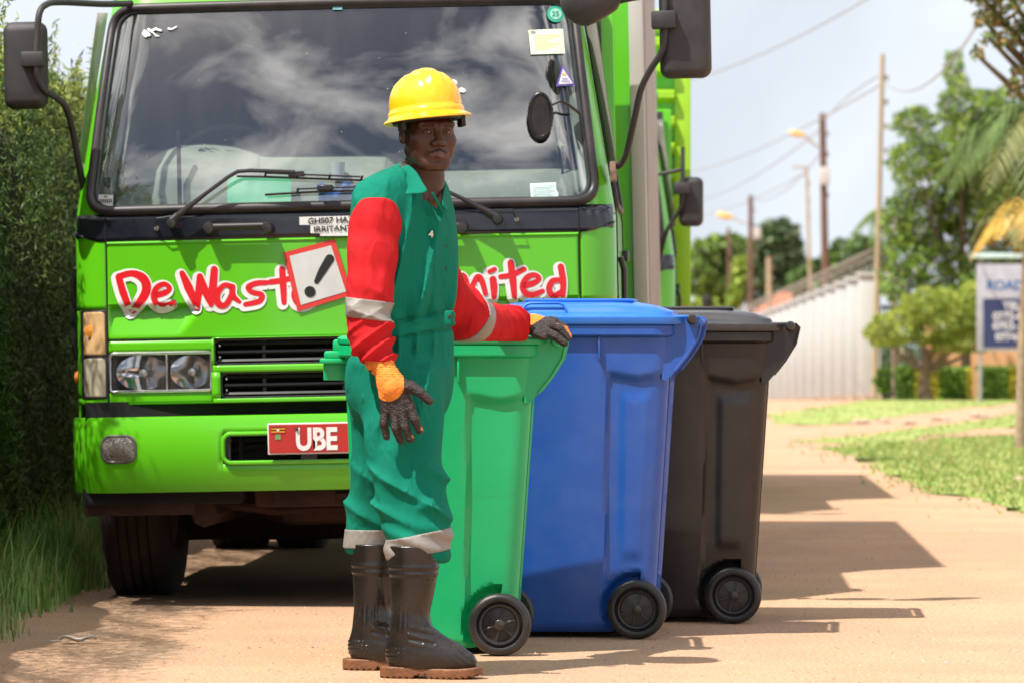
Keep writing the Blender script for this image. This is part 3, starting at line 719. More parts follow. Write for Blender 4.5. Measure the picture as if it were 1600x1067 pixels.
    for x in (-.53, .05, .55):
        st = MB(); st.box(x - .24, x + .24, 1.32, 1.46, 1.3, 1.92, .05, 3); st.box(x - .13, x + .13, 1.36, 1.46, 1.94, 2.12, .04, 3); st.box(x - .25, x + .25, 1.0, 1.45, 1.15, 1.33, .04, 3)
        st.build('seat', mat('seat_fabric', (.035, .04, .045), rough=.9, var=.3), root)
    ln = MB(); ln.box(-.95, .95, 1.88, 1.93, .9, 2.40); ln.box(-.9, .9, .75, 1.9, 2.355, 2.395)
    ln.build('lining', dk, root)
    rw = MB(); rw.box(-.12, .62, 1.865, 1.878, 1.86, 2.18, .004, 1); rw.build('rear_cab_window', mat('rear_cab_window', (.12, .19, .15), rough=.2), root)
    for s in (-1, 1):
        ip = MB(); ip.tube([(s * (W(1.52) - .09), .33, 1.52), (s * (W(1.8) - .085), .43, 1.8), (s * (W(2.3) - .075), .58, 2.3)], .03, 8); ip.build('inner_pillar', mat('pillar_grey', (.25, .27, .26), rough=.7), root)
    gh = MB(); gh.tube([(.83, .44, 1.72), (.815, .50, 1.74), (.80, .54, 1.95), (.815, .50, 2.06), (.83, .50, 2.08)], .014, 8); gh.build('inner_grab_handle', itm, root)
    if front_text:
        gc = MB(); gc.box(-.450, -.205, -.002, .002, 0, .140, .001, 1, Matrix.Translation((0, .285, 1.505)) @ Matrix.Rotation(radians(-22), 4, 'X')); gc.build('green_card', mat('green_card', (.10, .50, .27), rough=.6), root)
        cup = MB(); cup.lathe([(.001, 0), (.022, 0), (.028, .07), (.001, .07)], 16, Matrix.Translation((-.03, .355, 1.612))); cup.build('white_cup', mat('white_cup', (.7, .7, .7)), root)
        cl_ = MB(); r = random.Random(6); cl_.grid([[(-.10 + .20 * i / 12, .25 + .06 * j / 6, 1.545 + .03 * sin(i * 1.1 + j) + .012 * sin(j * 2.3) - .01 * j + .02) for j in range(7)] for i in range(13)]); cl_.build('blue_cloth', mat('blue_cloth', (.03, .12, .42), rough=.9, var=.4), root, solid=.01)
        an = MB(); an.box(-.643, -.628, .33, .345, 1.50, 1.815, .002, 1); an.build('dash_stalk', GAP, root)
        sf_ = MB(); sf_.box(-.925, -.90, .33, .36, 1.60, 1.645, .006); sf_.build('sensor_box', GAP, root)
        wr = MB(); wr.tube(spline([(.735, .55, 2.32), (.78, .52, 2.1), (.80, .5, 1.95), (.83, .46, 1.75), (.82, .44, 1.6)], 6), .005, 6); wr.build('hanging_cable', GAP, root)
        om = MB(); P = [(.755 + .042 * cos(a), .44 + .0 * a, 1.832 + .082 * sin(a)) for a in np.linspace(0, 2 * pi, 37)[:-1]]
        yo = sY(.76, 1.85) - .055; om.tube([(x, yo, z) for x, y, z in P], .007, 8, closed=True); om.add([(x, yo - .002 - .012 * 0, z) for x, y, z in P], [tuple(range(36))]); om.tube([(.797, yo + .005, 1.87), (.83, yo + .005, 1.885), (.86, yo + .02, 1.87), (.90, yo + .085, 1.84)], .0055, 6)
        om.build('oval_reflection', mat('oval_reflection_dark', (.012, .010, .008), rough=.35, var=.8, vscale=25), root)  # added dark oval with stem, stands in for a reflection in the windscreen
    # ---------------- stickers on the glass
    def flat(name, poly, off, m_, par=root, px=True, n=4):
        P = [TPX(*p) for p in poly] if px else poly
        q = MB(); fill(resample(P, .04), off, q, n=n); return q.build(name, m_, par)
    def tx(name, txt, u, v, size, off, m_, bold=0., sx=1., rot=0., par=root, f=sP, align='LEFT', mb=None, build=True):
        V, Fc = text_mesh(txt, size, bold, sx, align); x0, z0 = TPX(u, v); c, s_ = cos(rot), sin(rot); q = mb or MB()
        q.add([f(x0 + x * c - z * s_, z0 + x * s_ + z * c + .02 * x, off) for x, _, z in V], Fc)
        return q.build(name, m_, par, angle=0) if build else q
    if front_text:
        WHT = mat('sticker_white', (.70, .70, .67), rough=.5, var=.06, dirt=(.5, .48, .42), damt=.4); BLK = mat('sticker_black', (.012, .012, .012), rough=.4, var=.1)
        pap = flat('permit_sticker', [(833, 43), (887, 40), (890, 80), (837, 82)], .002, mat('permit_cream', (.68, .78, .52), rough=.6), root)
        q = MB()
        for k_ in range(6): stroke(q, [(843, 52 + k_ * 4.3), (880 - (k_ % 3) * 8, 51 + k_ * 4.3)], .6, .004)
        q.build('permit_print', mat('permit_yellow', (.62, .60, .22), rough=.6, var=.4, vscale=60), pap)
        q = MB(); stroke(q, [(838, 46), (843, 46)], 2, .004); q.build('permit_mark', mat('permit_grey', (.2, .25, .2)), pap)
        rnd = flat('round_sticker', [(876 + 13.5 * cos(a), 16 - 13.5 * sin(a)) for a in np.linspace(0, 2 * pi, 25)[:-1]], .002, mat('sticker_green', (.02, .30, .19), rough=.5))
        rn2 = flat('round_sticker_centre', [(876 + 9 * cos(a), 16 - 9 * sin(a)) for a in np.linspace(0, 2 * pi, 21)[:-1]], .0032, mat('sticker_pale_green', (.25, .55, .42), rough=.5, var=.2, vscale=50), rnd)
        tx('sticker_number', '25', 869.5, 20.5, 8.5 / 419, .0045, mat('sticker_dark_green', (.01, .16, .10)), .012, par=rnd)
        tr = flat('triangle_sticker', [(886, 99), (906, 131), (876, 133)], .002, mat('sticker_violet', (.13, .09, .42), rough=.5), n=2)
        t2 = flat('triangle_sticker_centre', [(886.5, 105), (901.5, 128.5), (880, 130)], .0034, WHT, tr, n=2)
        q = MB(); stroke(q, [(886, 114), (889, 114)], 1.6, .0045); q.build('triangle_dot', mat('dot_yellow', (.75, .45, .02)), t2)
        q = MB(); stroke(q, [(885, 121), (893, 121)], .7, .0045); stroke(q, [(884, 125), (896, 125)], .7, .0045); q.build('triangle_print', mat('print_blue', (.2, .2, .6)), t2)
        p2 = flat('lower_permit_sticker', [(833, 287), (874, 285), (874, 296), (878, 303), (876, 312), (835, 315)], .002, mat('permit_pale_blue', (.62, .78, .76), rough=.6))
        q = MB()
        for k_ in range(6): stroke(q, [(838, 291 + k_ * 4), (870 - (k_ % 2) * 5, 290 + k_ * 4)], .5, .004)
        q.build('lower_permit_print', mat('permit_print_grey', (.35, .5, .5), var=.4, vscale=60), p2)
        p3 = flat('barcode_sticker', [(154, 303), (178, 304), (177, 321), (153, 321)], .002, WHT)
        q = MB()
        for k_ in range(7): stroke(q, [(157 + k_ * 3, 311), (157 + k_ * 3, 315.5)], .8, .004)
        stroke(q, [(164, 306.5), (168, 306.5)], .8, .004); q.build('barcode_print', BLK, p3)
        flat('cyan_sticker', [(524, -3), (539, -3), (539, 9), (524, 9)], .002, mat('sticker_cyan', (.25, .62, .66), rough=.5))
        q = MB(); tx('', 'T', 528.5, 6.5, 6 / 419, .004, None, .02, mb=q, build=False); q.build('cyan_sticker_letter', mat('print_teal', (.03, .25, .35)), root)
        q = MB(); r = random.Random(11)
        for a, b, c, d, rr in ((224, 42, 231, 48, 2.6), (230, 39, 236, 43, 2.), (236, 41, 242, 38, 1.8), (243, 39, 250, 41, 1.6), (246, 50, 243, 49, 1.2), (238, 45, 243, 50, 1.), (262, 38, 266, 39, 1.4), (268, 39, 275, 35, .9), (222, 46, 226, 50, 2.2)):
            stroke(q, [(a, b), (c, d)], rr, .002)
        for a, b in ((715, 127), (727, 140)):
            P = [TPX(a + (6.5 + r.uniform(-2, 2)) * cos(t), b + (4.3 + r.uniform(-1.5, 1.5)) * sin(t)) for t in np.linspace(0, 2 * pi, 9)[:-1]]; q.add([sP(x, z, .002) for x, z in P], [tuple(range(8))])
        for _ in range(24):
            a, b = r.uniform(190, 890), r.uniform(20, 300); stroke(q, [(a, b), (a + r.uniform(-1.5, 1.5), b + r.uniform(-1.5, 1.5))], r.uniform(.15, .36), .002)
        q.build('sticker_remains', WHT, root)
        # hazard label on the black band
        hl_ = flat('hazard_label', [(473, 340), (570, 338), (570, 352), (473, 352)], .0175, WHT); hl2 = flat('hazard_label_lower', [(490, 352.6), (585, 351), (585, 369), (505, 369.5), (505, 365), (490, 365)], .0185, WHT, hl_)
        tx('hazard_text', 'GHS07 HAZARD', 486, 350.5, 9.0 / 419, .0205, BLK, .02, 1.12, par=hl_); tx('hazard_text', 'IRRITANT', 495, 363, 9.0 / 419, .0215, BLK, .02, 1.12, par=hl2)
        # exclamation diamond
        dm = flat('warning_square', [(446, 395), (527, 374), (553, 461), (467, 487)], .0085, mat('sticker_red', (.62, .04, .03), rough=.35, var=.06), n=6)
        dm2 = flat('warning_square_centre', [(456, 400.5), (521.5, 384), (543.5, 456), (472.5, 477)], .0100, mat('sticker_silver', (.55, .56, .54), rough=.4, var=.08, vscale=10), dm, n=6)
        q = MB(); stroke(q, [(519, 405, 7.2), (507, 424, 6.2), (498, 440, 4.0)], 6, .0115); stroke(q, [(487, 456), (487.6, 456.3)], 8.6, .0115); q.build('exclamation_mark', BLK, dm)
        # company lettering
        S = [
          [(185, 433, 5.5), (192, 458, 6), (203, 487, 4.5)], [(185, 432, 5), (206, 427, 5), (223, 434, 7), (229, 448, 7.5), (224, 464, 7), (205, 487, 4)],
          [(241, 462), (257, 458), (266, 451, 3.8), (258, 444, 4), (246, 449, 4.6), (240, 462), (245, 475), (257, 478), (272, 473, 3.5)],
          [(286, 427, 4.5), (296, 450, 7), (309, 480, 4.5)], [(309, 480, 4), (312, 455, 6), (314, 432, 5)], [(314, 432, 5), (322, 455, 6.5), (331, 476, 4)], [(331, 476, 4), (334, 450, 6.5), (337, 421, 5.5)],
          [(364, 448, 4.5), (352, 446, 4), (341, 459, 5), (342, 474, 5.5), (353, 477, 4.5), (363, 462, 4.5), (366, 448, 4)], [(364, 449, 4.5), (366, 463, 5), (376, 472, 3)],
          [(419, 442, 4), (403, 443, 4.5), (390, 449, 4.5), (396, 457, 4), (411, 461, 4.5), (407, 471, 4.5), (385, 476, 3.8)],
          [(444, 421, 5), (445, 446, 5.5), (446, 473, 4.2)], [(425, 441, 4.5), (446, 438, 4.5), (468, 432, 4)],
          [(463, 461), (477, 457), (486, 450, 3.8), (478, 443, 4), (467, 449, 4.6), (462, 461), (467, 473), (478, 476), (492, 471, 3.5)],
          [(650, 420, 5), (651, 446, 5.5), (652, 472, 4.5)], [(652, 472, 4.5), (666, 472, 4.5), (680, 468, 4)],
          [(694, 440, 4.5), (696, 468, 4.5)], [(693, 426, 4), (697, 423, 4)],
          [(713, 432, 4), (712, 458, 4.4)], [(713, 456, 4), (723, 432, 4.5), (730, 436, 4.5), (735, 460, 4)], [(736, 458, 4), (748, 434, 4.5), (755, 438, 4.8), (761, 459, 4)],
          [(773, 437, 5.5), (774, 450, 5.5), (774, 465, 3.8)], [(768, 425, 3.6), (776, 421, 3.6)],
          [(801, 411, 5), (804, 438, 5.8), (806, 465, 4)], [(785, 433, 4), (802, 430, 4.5), (822, 421, 4)],
          [(819, 447), (835, 443), (845, 436, 3.8), (838, 430, 4), (826, 434, 4.6), (819, 447), (823, 458), (834, 461), (850, 455, 3.5)],
          [(877, 438, 4.2), (865, 440, 4.6), (860, 453, 4.8), (867, 463, 4.6), (878, 457, 4.4)], [(879, 417, 5), (882, 440, 5), (881, 462, 4)]]
        for W0, W1 in ((0, 3), (3, 12), (12, 99)):
          q = MB()
          for s_ in S[W0:W1]: stroke(q, [(p[0] - 2.2, p[1] + 2.2, (p[2] if len(p) > 2 else 4.8) + 5.0) for p in s_], 0, .0020, f=sL)
          lt = q.build('lettering_outline', mat('lettering_white', (.74, .74, .72), rough=.35), root, angle=0)
          q = MB()
          for s_ in S[W0:W1]: stroke(q, [(p[0], p[1], (p[2] if len(p) > 2 else 4.8)) for p in s_], 0, .0034, f=sL)
          q.build('lettering', mat('lettering_red', (.66, .012, .020), rough=.3, var=.05), lt, angle=0)
    # ---------------- wipers, grab bars
    def wiper(pv, arm, blade, knob):
        g = empty('wiper', (0, 0, 0), (0, 0, 0), root); f = lambda p, o: sP(*TPX(*p), o, False)
        m_ = MB(); m_.lathe([(.001, .07), (.016, .068), (.020, .055), (.020, 0), (.001, 0)], 20, Matrix.Translation(f(pv, 0)) @ Matrix.Rotation(pi / 2, 4, 'X'))
        m_.tube([f(arm[0], .05), f(arm[1], .052)], [.017, .013], 10); m_.tube([f(p, .050 + .006 * i) for i, p in enumerate(arm[1:])], [.012] + [.0075] * (len(arm) - 2), 8); m_.build('wiper_arm', TB, g)
        b = MB(); n = len(blade) - 1
        b.tube([f(p, .026) for p in blade], .0045, 6); b.tube([f((p[0], p[1] - 5), .036) for p in blade[1:-1]], .0035, 6)
        for i in range(1, n): b.tube([f(blade[i], .027), f((blade[i][0] + 3, blade[i][1] - 6), .04)], .004, 6)
        c = blade[n // 2]; b.box(-.03, .03, -.01, .01, -.010, .010, .003, 1, Matrix.Translation(f((c[0], c[1] - 5), .042))); b.build('wiper_blade', TB, g)
        k_ = MB(); k_.lathe([(.001, .02), (.008, .018), (.010, 0), (.001, 0)], 14, Matrix.Translation(f(knob, .003)) @ Matrix.Rotation(pi / 2, 4, 'X')); k_.build('washer_nozzle', mat('nozzle', (.25, .23, .2), rough=.4, metal=.5), g)
        t = MB(); t.tube([f(knob, .02), f((knob[0] + (arm[1][0] - pv[0]) * .35, knob[1] - 14), .05), f(arm[1], .05)], .0025, 6); t.build('washer_hose', TB, g)
    wiper((273, 349), [(276, 346), (285, 338), (330, 305), (366, 280), (380, 273), (400, 272), (470, 275)], [(376, 277), (420, 278), (470, 280), (520, 282), (570, 284), (640, 288)], (247, 357))
    wiper((783, 343), [(780, 340), (762, 331), (722, 311), (690, 297), (668, 290), (640, 288), (560, 298)], [(420, 306), (470, 303), (515, 301), (560, 300), (610, 300), (660, 301)], (812, 344))
    for u0, u1 in ((327, 427), (632, 732)):
        gb = MB(); f = lambda u, v, o: sP(*TPX(u, v), o, False)
        gb.tube([f(u0 + 4, 355, .042), f(u1 - 4, 353, .042)], .0135, 14)
        for uu in (u0 + 4, u1 - 4): gb.lathe([(.001, .062), (.018, .060), (.022, .05), (.022, 0), (.001, 0)], 20, Matrix.Translation(f(uu, 356, 0)) @ Matrix.Rotation(pi / 2, 4, 'X'))
        gb.build('grab_bar', TB, root)
    # ---------------- bumper
    BW = 1.045; R_ = .17
    def bY(x, z):
        ax = min(abs(x), BW - .0005); y = .055 * (ax / BW) ** 2
        if ax > BW - R_: y += R_ - sqrt(max(0, R_ * R_ - (ax - (BW - R_)) ** 2))
        t = (z - .60) / .125
        y += (.02 * t * t if t > 0 else .035 * ((.60 - z) / .155) ** 2)
        return y - .0
    def bP(x, z, off=0.):
        e = .003; xc = max(-(BW - .005), min(BW - .005, x)); dx = (bY(xc + e, z) - bY(xc - e, z)) / (2 * e); dz = (bY(xc, z + e) - bY(xc, z - e)) / (2 * e)
        n = Vector((dx, -1, dz)).normalized(); return Vector((x, bY(x, z), z)) + n * off
    bm_ = MB(); zb = [.449, .452, .458, .47, .49, .52, .552, .58, .61, .64, .668, .69, .71, .724, .731]
    xs_ = sorted([-(BW - .0005) + (R_ * (1 - cos(pi / 2 * i / 16))) * 1.0 for i in range(17)] + [(BW - .0005) - (R_ * (1 - cos(pi / 2 * i / 16))) for i in range(17)] + list(np.linspace(-.86, .86, 60)) + [-.455, .455])
    b0 = len(bm_.V)
    for x in xs_:
        bm_.V += [tuple(bP(x, z)) for z in zb]; pz = bP(x, .731); bm_.V += [(pz.x * .995, pz.y + .006, .7335), (pz.x * .99, pz.y + .05, .7335)]; 
    nn = len(zb) + 2
    for i in range(len(xs_) - 1):
        xm = (xs_[i] + xs_[i + 1]) / 2
        for j in range(nn - 1):
            if abs(xm) < .455 and j < len(zb) - 1 and .552 <= (zb[j] + zb[j + 1]) / 2 <= .668 : continue
            bm_.F.append((i * nn + j, (i + 1) * nn + j, (i + 1) * nn + j + 1, i * nn + j + 1)); bm_.M.append(0)
    # returning sides
    for s in (-1, 1):
        e = [bP(s * (BW - .0005), z) for z in zb]; bm_.grid([[tuple(p) for p in e], [(p.x, p.y + .28, p.z) for p in e], [(p.x - s * .004, p.y + .30, p.z) for p in e]])
    bump_ = bm_.build('bumper', TG, root, solid=.012, soff=-1, angle=35)
    lp = MB(); lp.tube([bP(x, z, .0) for x, z in resample(rrect(-.452, .452, .556, .664, .028, 5), .03)], .0085, 8, closed=True); lp.build('bumper_slot_lip', TG, bump_)
    li = MB(); li.grid([[bP(x, z, o) for o in (.0, -.09)] for x, z in resample(rrect(-.452, .452, .556, .664, .028, 5), .03)], closed_u=True)
    for s in (-1, 1):
        li.add([bP(s * .4552, z, -.004) for z in (.55, .67)] + [bP(s * .425, z, -.004) for z in (.67, .55)], [(0, 1, 2, 3)])
    li.build('bumper_slot_wall', TB, bump_)
    ib = MB(); ib.box(-.5, .5, .12, .14, .52, .70); ib.tube([(-.44, .10, .6), (-.3, .09, .62), (.4, .1, .61)], .012, 8); ib.box(-.40, -.385, .07, .12, .54, .68); ib.box(-.42, .4, .085, .10, .63, .645); ib.build('cooling_duct', GAP, root)
    for s in (-1, 1):
        ol = resample(rrect(.785, .912, .566, .662, .034, 6), .014)
        fg = MB(); fg.tube([bP(s * x, z, -.001) for x, z in ol], .007, 8, closed=True); fo = fg.build('fog_lamp', mat('fog_bezel_grey', (.10, .09, .08), rough=.4, dirt=(.2, .15, .1)), root)
        q = MB(); cxx = .8485; czz = .614; P = []
        for x, z in ol: P.append([bP(s * (x + (cxx - x) * j / 5), z + (czz - z) * j / 5, .002 + .009 * (1 - (1 - j / 5) ** 2)) for j in range(6)])
        q.grid(P, closed_u=True); q.build('lens', mat('fog_lens', (.16, .145, .13), rough=.15, var=.5, vscale=60, bump=.5, bscale=200, coat=.5), fo)
        sc_ = MB(); sc_.lathe([(.001, .006), (.035, .004), (.04, 0), (.001, 0)], 20, Matrix.Translation(bP(s * cxx, czz, .0095)) @ Matrix.Rotation(pi / 2, 4, 'X') @ Matrix.Diagonal((1, .7, .35, 1))); sc_.build('reflector', mat('fog_core', (.22, .20, .16), rough=.15, metal=.3, var=.6, vscale=80), fo)
    # number plate
    if front_text:
        PX = lambda u, v: TPX(u, v)
        pf = MB(); pf.box(-.282, .238, -.016, -.012, .585, .701, .0015, 1); pw = pf.build('number_plate', mat('plate_white', (.75, .74, .72), rough=.35), root)
        pf = MB(); pf.box(-.277, .233, -.0185, -.0165, .590, .696, .0008, 1); pf.build('plate_face', mat('plate_red', (.46, .018, .018), rough=.35, var=.05, dirt=(.3, .12, .08), damt=.2), pw)
        q = MB(); V, Fc = text_mesh('UBE', .083, .035, .78); q.add([(x - .178, -.0205, z + .602) for x, y, z in V], Fc); q.build('plate_letters', mat('plate_letter_white', (.78, .77, .75), rough=.35), pw, angle=0)
        for k_, c in enumerate(((.01, .01, .01), (.75, .45, .02), (.55, .02, .02), (.01, .01, .01), (.75, .45, .02), (.55, .02, .02))):
            q = MB(); z = .686 - k_ * .0036; q.box(-.268, -.216, -.0205, -.0188, z - .0034, z); q.build('flag_stripe', mat('flag_%d' % (k_ % 3), c, rough=.4, var=.02), pw)
        q = MB(); q.lathe([(.0005, .001), (.0045, .001), (.0045, 0), (.0005, 0)], 14, Matrix.Translation((-.242, -.0206, .6755)) @ Matrix.Rotation(pi / 2, 4, 'X')); q.build('flag_disc', mat('plate_letter_white', (.78, .77, .75)), pw)
        q = MB(); q.box(-.253, -.233, -.0205, -.0188, .640, .660); q.build('plate_seal', mat('seal_green', (.16, .32, .12), rough=.4, var=.5, vscale=200), pw)
        for xx in (-.172,):
            q = MB(); q.lathe([(.0005, .006), (.006, .005), (.007, 0), (.0005, 0)], 12, Matrix.Translation((xx, -.021, .678)) @ Matrix.Rotation(pi / 2, 4, 'X')); q.build('plate_bolt', mat('bolt_dark', (.08, .07, .06), rough=.4, metal=.6), pw)
        q = MB(); q.box(-.16, -.10, .0, .06, .56, .60); q.box(.06, .12, .0, .06, .56, .60); q.build('plate_bracket', TB, pw)
    # ---------------- underside
    ub = MB(); ub.box(-.98, .98, .10, 1.9, .725, .79); ub.box(-1.0, -.40, .12, .30, .40, .47, .01); ub.box(.40, 1.0, .12, .30, .40, .47, .01); ub.build('underbody', GAP, root)
    ff = MB()
    for s in (-1, 1):
        ff.box(s * .42, s * .34, .15, 6.6, .50, .72, .01)
        ff.grid([[(s * x, .82 + .60 * cos(a), .50 + .58 * sin(a)) for x in (.60, 1.0)] for a in np.linspace(-.1, pi + .1, 14)])
        ff.box(s * .58, s * 1.0, .16, .20, .36, .46, .005); ff.tube([(s * .55, .2, .36), (s * .5, 1.6, .36)], .05, 8)
    ff.tube([(-.8, 1.05, .44), (-.5, 1.05, .42), (-.35, 1.05, .33), (.35, 1.05, .33), (.5, 1.05, .42), (.8, 1.05, .44)], .055, 10)
    ff.box(-.36, .36, .20, .40, .38, .50, .02); ff.box(-.30, .36, .5, .9, .30, .60, .05); ff.tube([(-.6, .5, .40), (-.3, .45, .36), (.6, .5, .38)], .02, 8); ff.tube([(-.34, .21, .47), (-.2, .2, .42), (.1, .2, .43), (.35, .2, .40)], .01, 6)
    ff.box(-.28, -.05, .17, .19, .40, .46, .003)
    ff.box(-.62, .62, 1.5, 2.5, .20, .70, .04); ff.box(-.95, -.62, 1.66, 1.70, .2, .7, .005); ff.box(.62, .95, 1.66, 1.70, .2, .7, .005); ff.box(-1.0, 1.0, 2.6, 2.66, .30, .95, .01); ff.build('chassis', DRT, root)
    for s, nm_ in ((-1, 'fuel_tank'), (1, 'battery_box')):
        q = MB(); q.box(s * .60, s * .99, 1.75, 3.1, .24, .72, .06, 3); q.build(nm_, mat('tank_grime', (.03, .022, .018), rough=.7, var=.5), root)
    for s in (-1, 1):
        wheel(root, s * .88, 1.05, .47, .26, s); wheel(root, s * .92, 5.0, .47, .27, s); wheel(root, s * .62, 5.0, .47, .25, s)
    # ---------------- mirrors
    def head(x0, x1, y0, z0, z1, rz=0.):
        if mdx: x1 = x0 + (x1 - x0) * .72; z1 = z0 + (z1 - z0) * .62
        h = MB(); bm = bmesh.new(); bmesh.ops.create_cube(bm, size=1)
        bmesh.ops.transform(bm, matrix=Matrix.Diagonal((x1 - x0, .085, z1 - z0, 1)), verts=bm.verts); bmesh.ops.bevel(bm, geom=bm.edges[:], offset=.038, segments=6, affect='EDGES', profile=.5)
        for v in bm.verts:
            v.co.y += .35 * v.co.x ** 2 + .12 * v.co.z ** 2; 
        h.bm(bm, Matrix.Translation(((x0 + x1) / 2, y0, (z0 + z1) / 2)) @ Matrix.Rotation(rz, 4, 'Z')); return h
    T = lambda u, v, y=.02: (TPX(u, v)[0] + (.028 - mdx if u < 500 else .036 + mdx), y, TPX(u, v)[1] + mdz)
    # near-side tall mirror (picture left)
    hm = head(T(7, 0)[0], T(76, 0)[0], -.02, T(40, 172)[2], T(40, 36)[2]); hm = hm.build('mirror_head', MIR, root)
    a = MB(); a.tube(spline([T(190, -4, .34), T(150, 0, .25), T(95, 3, .06), T(77, 9, -.03), T(68, 24, -.075), T(64, 60, -.08), T(62, 92, -.085), T(62, 118, -.08), T(70, 141, -.06), T(88, 154, -.02), T(100, 168, .02), T(105, 200, .10), T(110, 262, .20), T(114, 305, .27), T(120, 318, .30)], 6), .0125, 12)
    a.box(T(38, 0)[0], T(74, 0)[0], -.10, -.05, T(50, 108)[2], T(50, 84)[2], .008); a.build('mirror_arm', MIR, hm)
    # offside tall mirror (picture right)
    hm = head(T(1026, 0)[0], T(1106, 0)[0], -.02, T(1060, 127)[2], T(1060, -62)[2], .06).build('mirror_head', MIR, root)
    a = MB(); a.tube(spline([T(1035, -60, -.06), T(1035, 0, -.07), T(1034, 60, -.075), T(1028, 88, -.06), T(1012, 112, -.03), T(996, 142, 0), T(985, 185, .04), T(972, 235, .12), T(965, 250, .16), T(958, 258, .18), T(946, 259, .22)], 6), .0125, 12)
    a.box(T(1014, 0)[0], T(1052, 0)[0], -.105, -.05, T(1030, 52)[2], T(1030, 24)[2], .008)
    a.tube(spline([T(1036, -8, -.06), T(1000, 1, -.05), T(965, 8, -.05), T(950, 18, -.05)], 5), .011, 10); a.build('mirror_arm', MIR, hm)
    hb_ = MB(); hb_.box(T(943, 0)[0], T(953, 0)[0], .16, .25, T(948, 283)[2], T(948, 252)[2], .004); hb_.build('arm_hinge', mat('rusty_hinge', (.25, .16, .11), rough=.6, metal=.3, var=.5, vscale=50), hm)
    # kerb mirror: a rounded bowl seen from behind
    km = MB(); bm = bmesh.new(); bmesh.ops.create_uvsphere(bm, u_segments=28, v_segments=16, radius=1)
    for v in bm.verts:
        v.co.z = max(v.co.z, -.86)
        if v.co.z > .25: v.co.z = .25 + (v.co.z - .25) * .9
    km.bm(bm, Matrix.Translation(T(921, 2, -.06)) @ Matrix.Rotation(radians(-28), 4, 'Y') @ Matrix.Diagonal((.118, .075, .105, 1))); km = km.build('kerb_mirror', MIR, root)
    # ---------------- cargo body
    cg = MB(); CW = 1.12; y0, y1 = 2.12, 7.1; zt = 3.02
    pw_ = .055 if cargo == 'plain' else .09; cg.box(-CW + pw_, CW - pw_, y0 + .03, y1, .95, zt - .03); cg.build('cargo_box', TG if cargo == 'plain' else TG, root)
    cm = GRY if cargo == 'plain' else mat('lime_paint', (.30, .56, .02), rough=.35, var=.06, dirt=(.3, .4, .1), damt=.2)
    for s in (-1, 1):
        fr = MB(); fr.box(s * (CW - (.06 if cargo == 'plain' else .10)), s * CW, y0, y0 + .12, .92, zt, .006); fr.build('corner_post', GRY if cargo == 'plain' else cm, root)
        if cargo == 'plain':
            sp = MB(); sp.box(s * (CW - .050), s * (CW - .004), y0 + .13, y1, .93, zt - .012); 
            for k_ in range(9): sp.box(s * (CW - .006), s * (CW + .008), y0 + .6 + k_ * .5, y0 + .65 + k_ * .5, .95, zt - .05, .003, 1)
            sp.build('side_wall', mat('side_wall_grey', (.46, .44, .42), rough=.4, dirt=(.35, .3, .22), damt=.3), root)
        else:
            sp = MB(); sp.box(s * (CW - .085), s * (CW - .03), y0 + .13, y1, .93, zt - .012); sp.build('side_wall', cm, root)
            sp = MB()
            for k_ in range(13): sp.loft([[(s * .80, y0 + .03, z), (s * .80, y0 - .05, z + .03), (s * .80, y0 - .05, z + .07), (s * .80, y0 + .03, z + .09)], [(s * (CW - .10), y0 + .03, z), (s * (CW - .10), y0 - .05, z + .03), (s * (CW - .10), y0 - .05, z + .07), (s * (CW - .10), y0 + .03, z + .09)]]) if (z := 1.0 + k_ * .163) else 0
            sp.build('front_ribs', cm, root)
            if s > 0:
                sp = MB(); sp.box(CW - .08, CW - .02, y0 - .012, y0 - .002, .92, 1.22, .002, 1); sp.build('reflector_strip', mat('reflector_orange', (.8, .32, .03), rough=.3), root)
    tp = MB(); tp.box(-CW + .1, CW - .1, y0 + .01, y0 + .12, zt - .12, zt, .005); tp.box(-CW, CW, y1 - .1, y1, .92, zt + .0, .005); tp.build('cargo_frame', cm, root)
    return root
lorry('green waste lorry with its cab front lettered in red, parked behind the bins', (-.616, 16.4, 0), -2.5, radians(-1.15), 'plain')
lorry('lime green lorry mostly hidden behind the lettered one, ribbed body and one mirror showing', (-.10, 25.0, 0), -2.2, 0, 'ribbed', False, -.30, -.16)
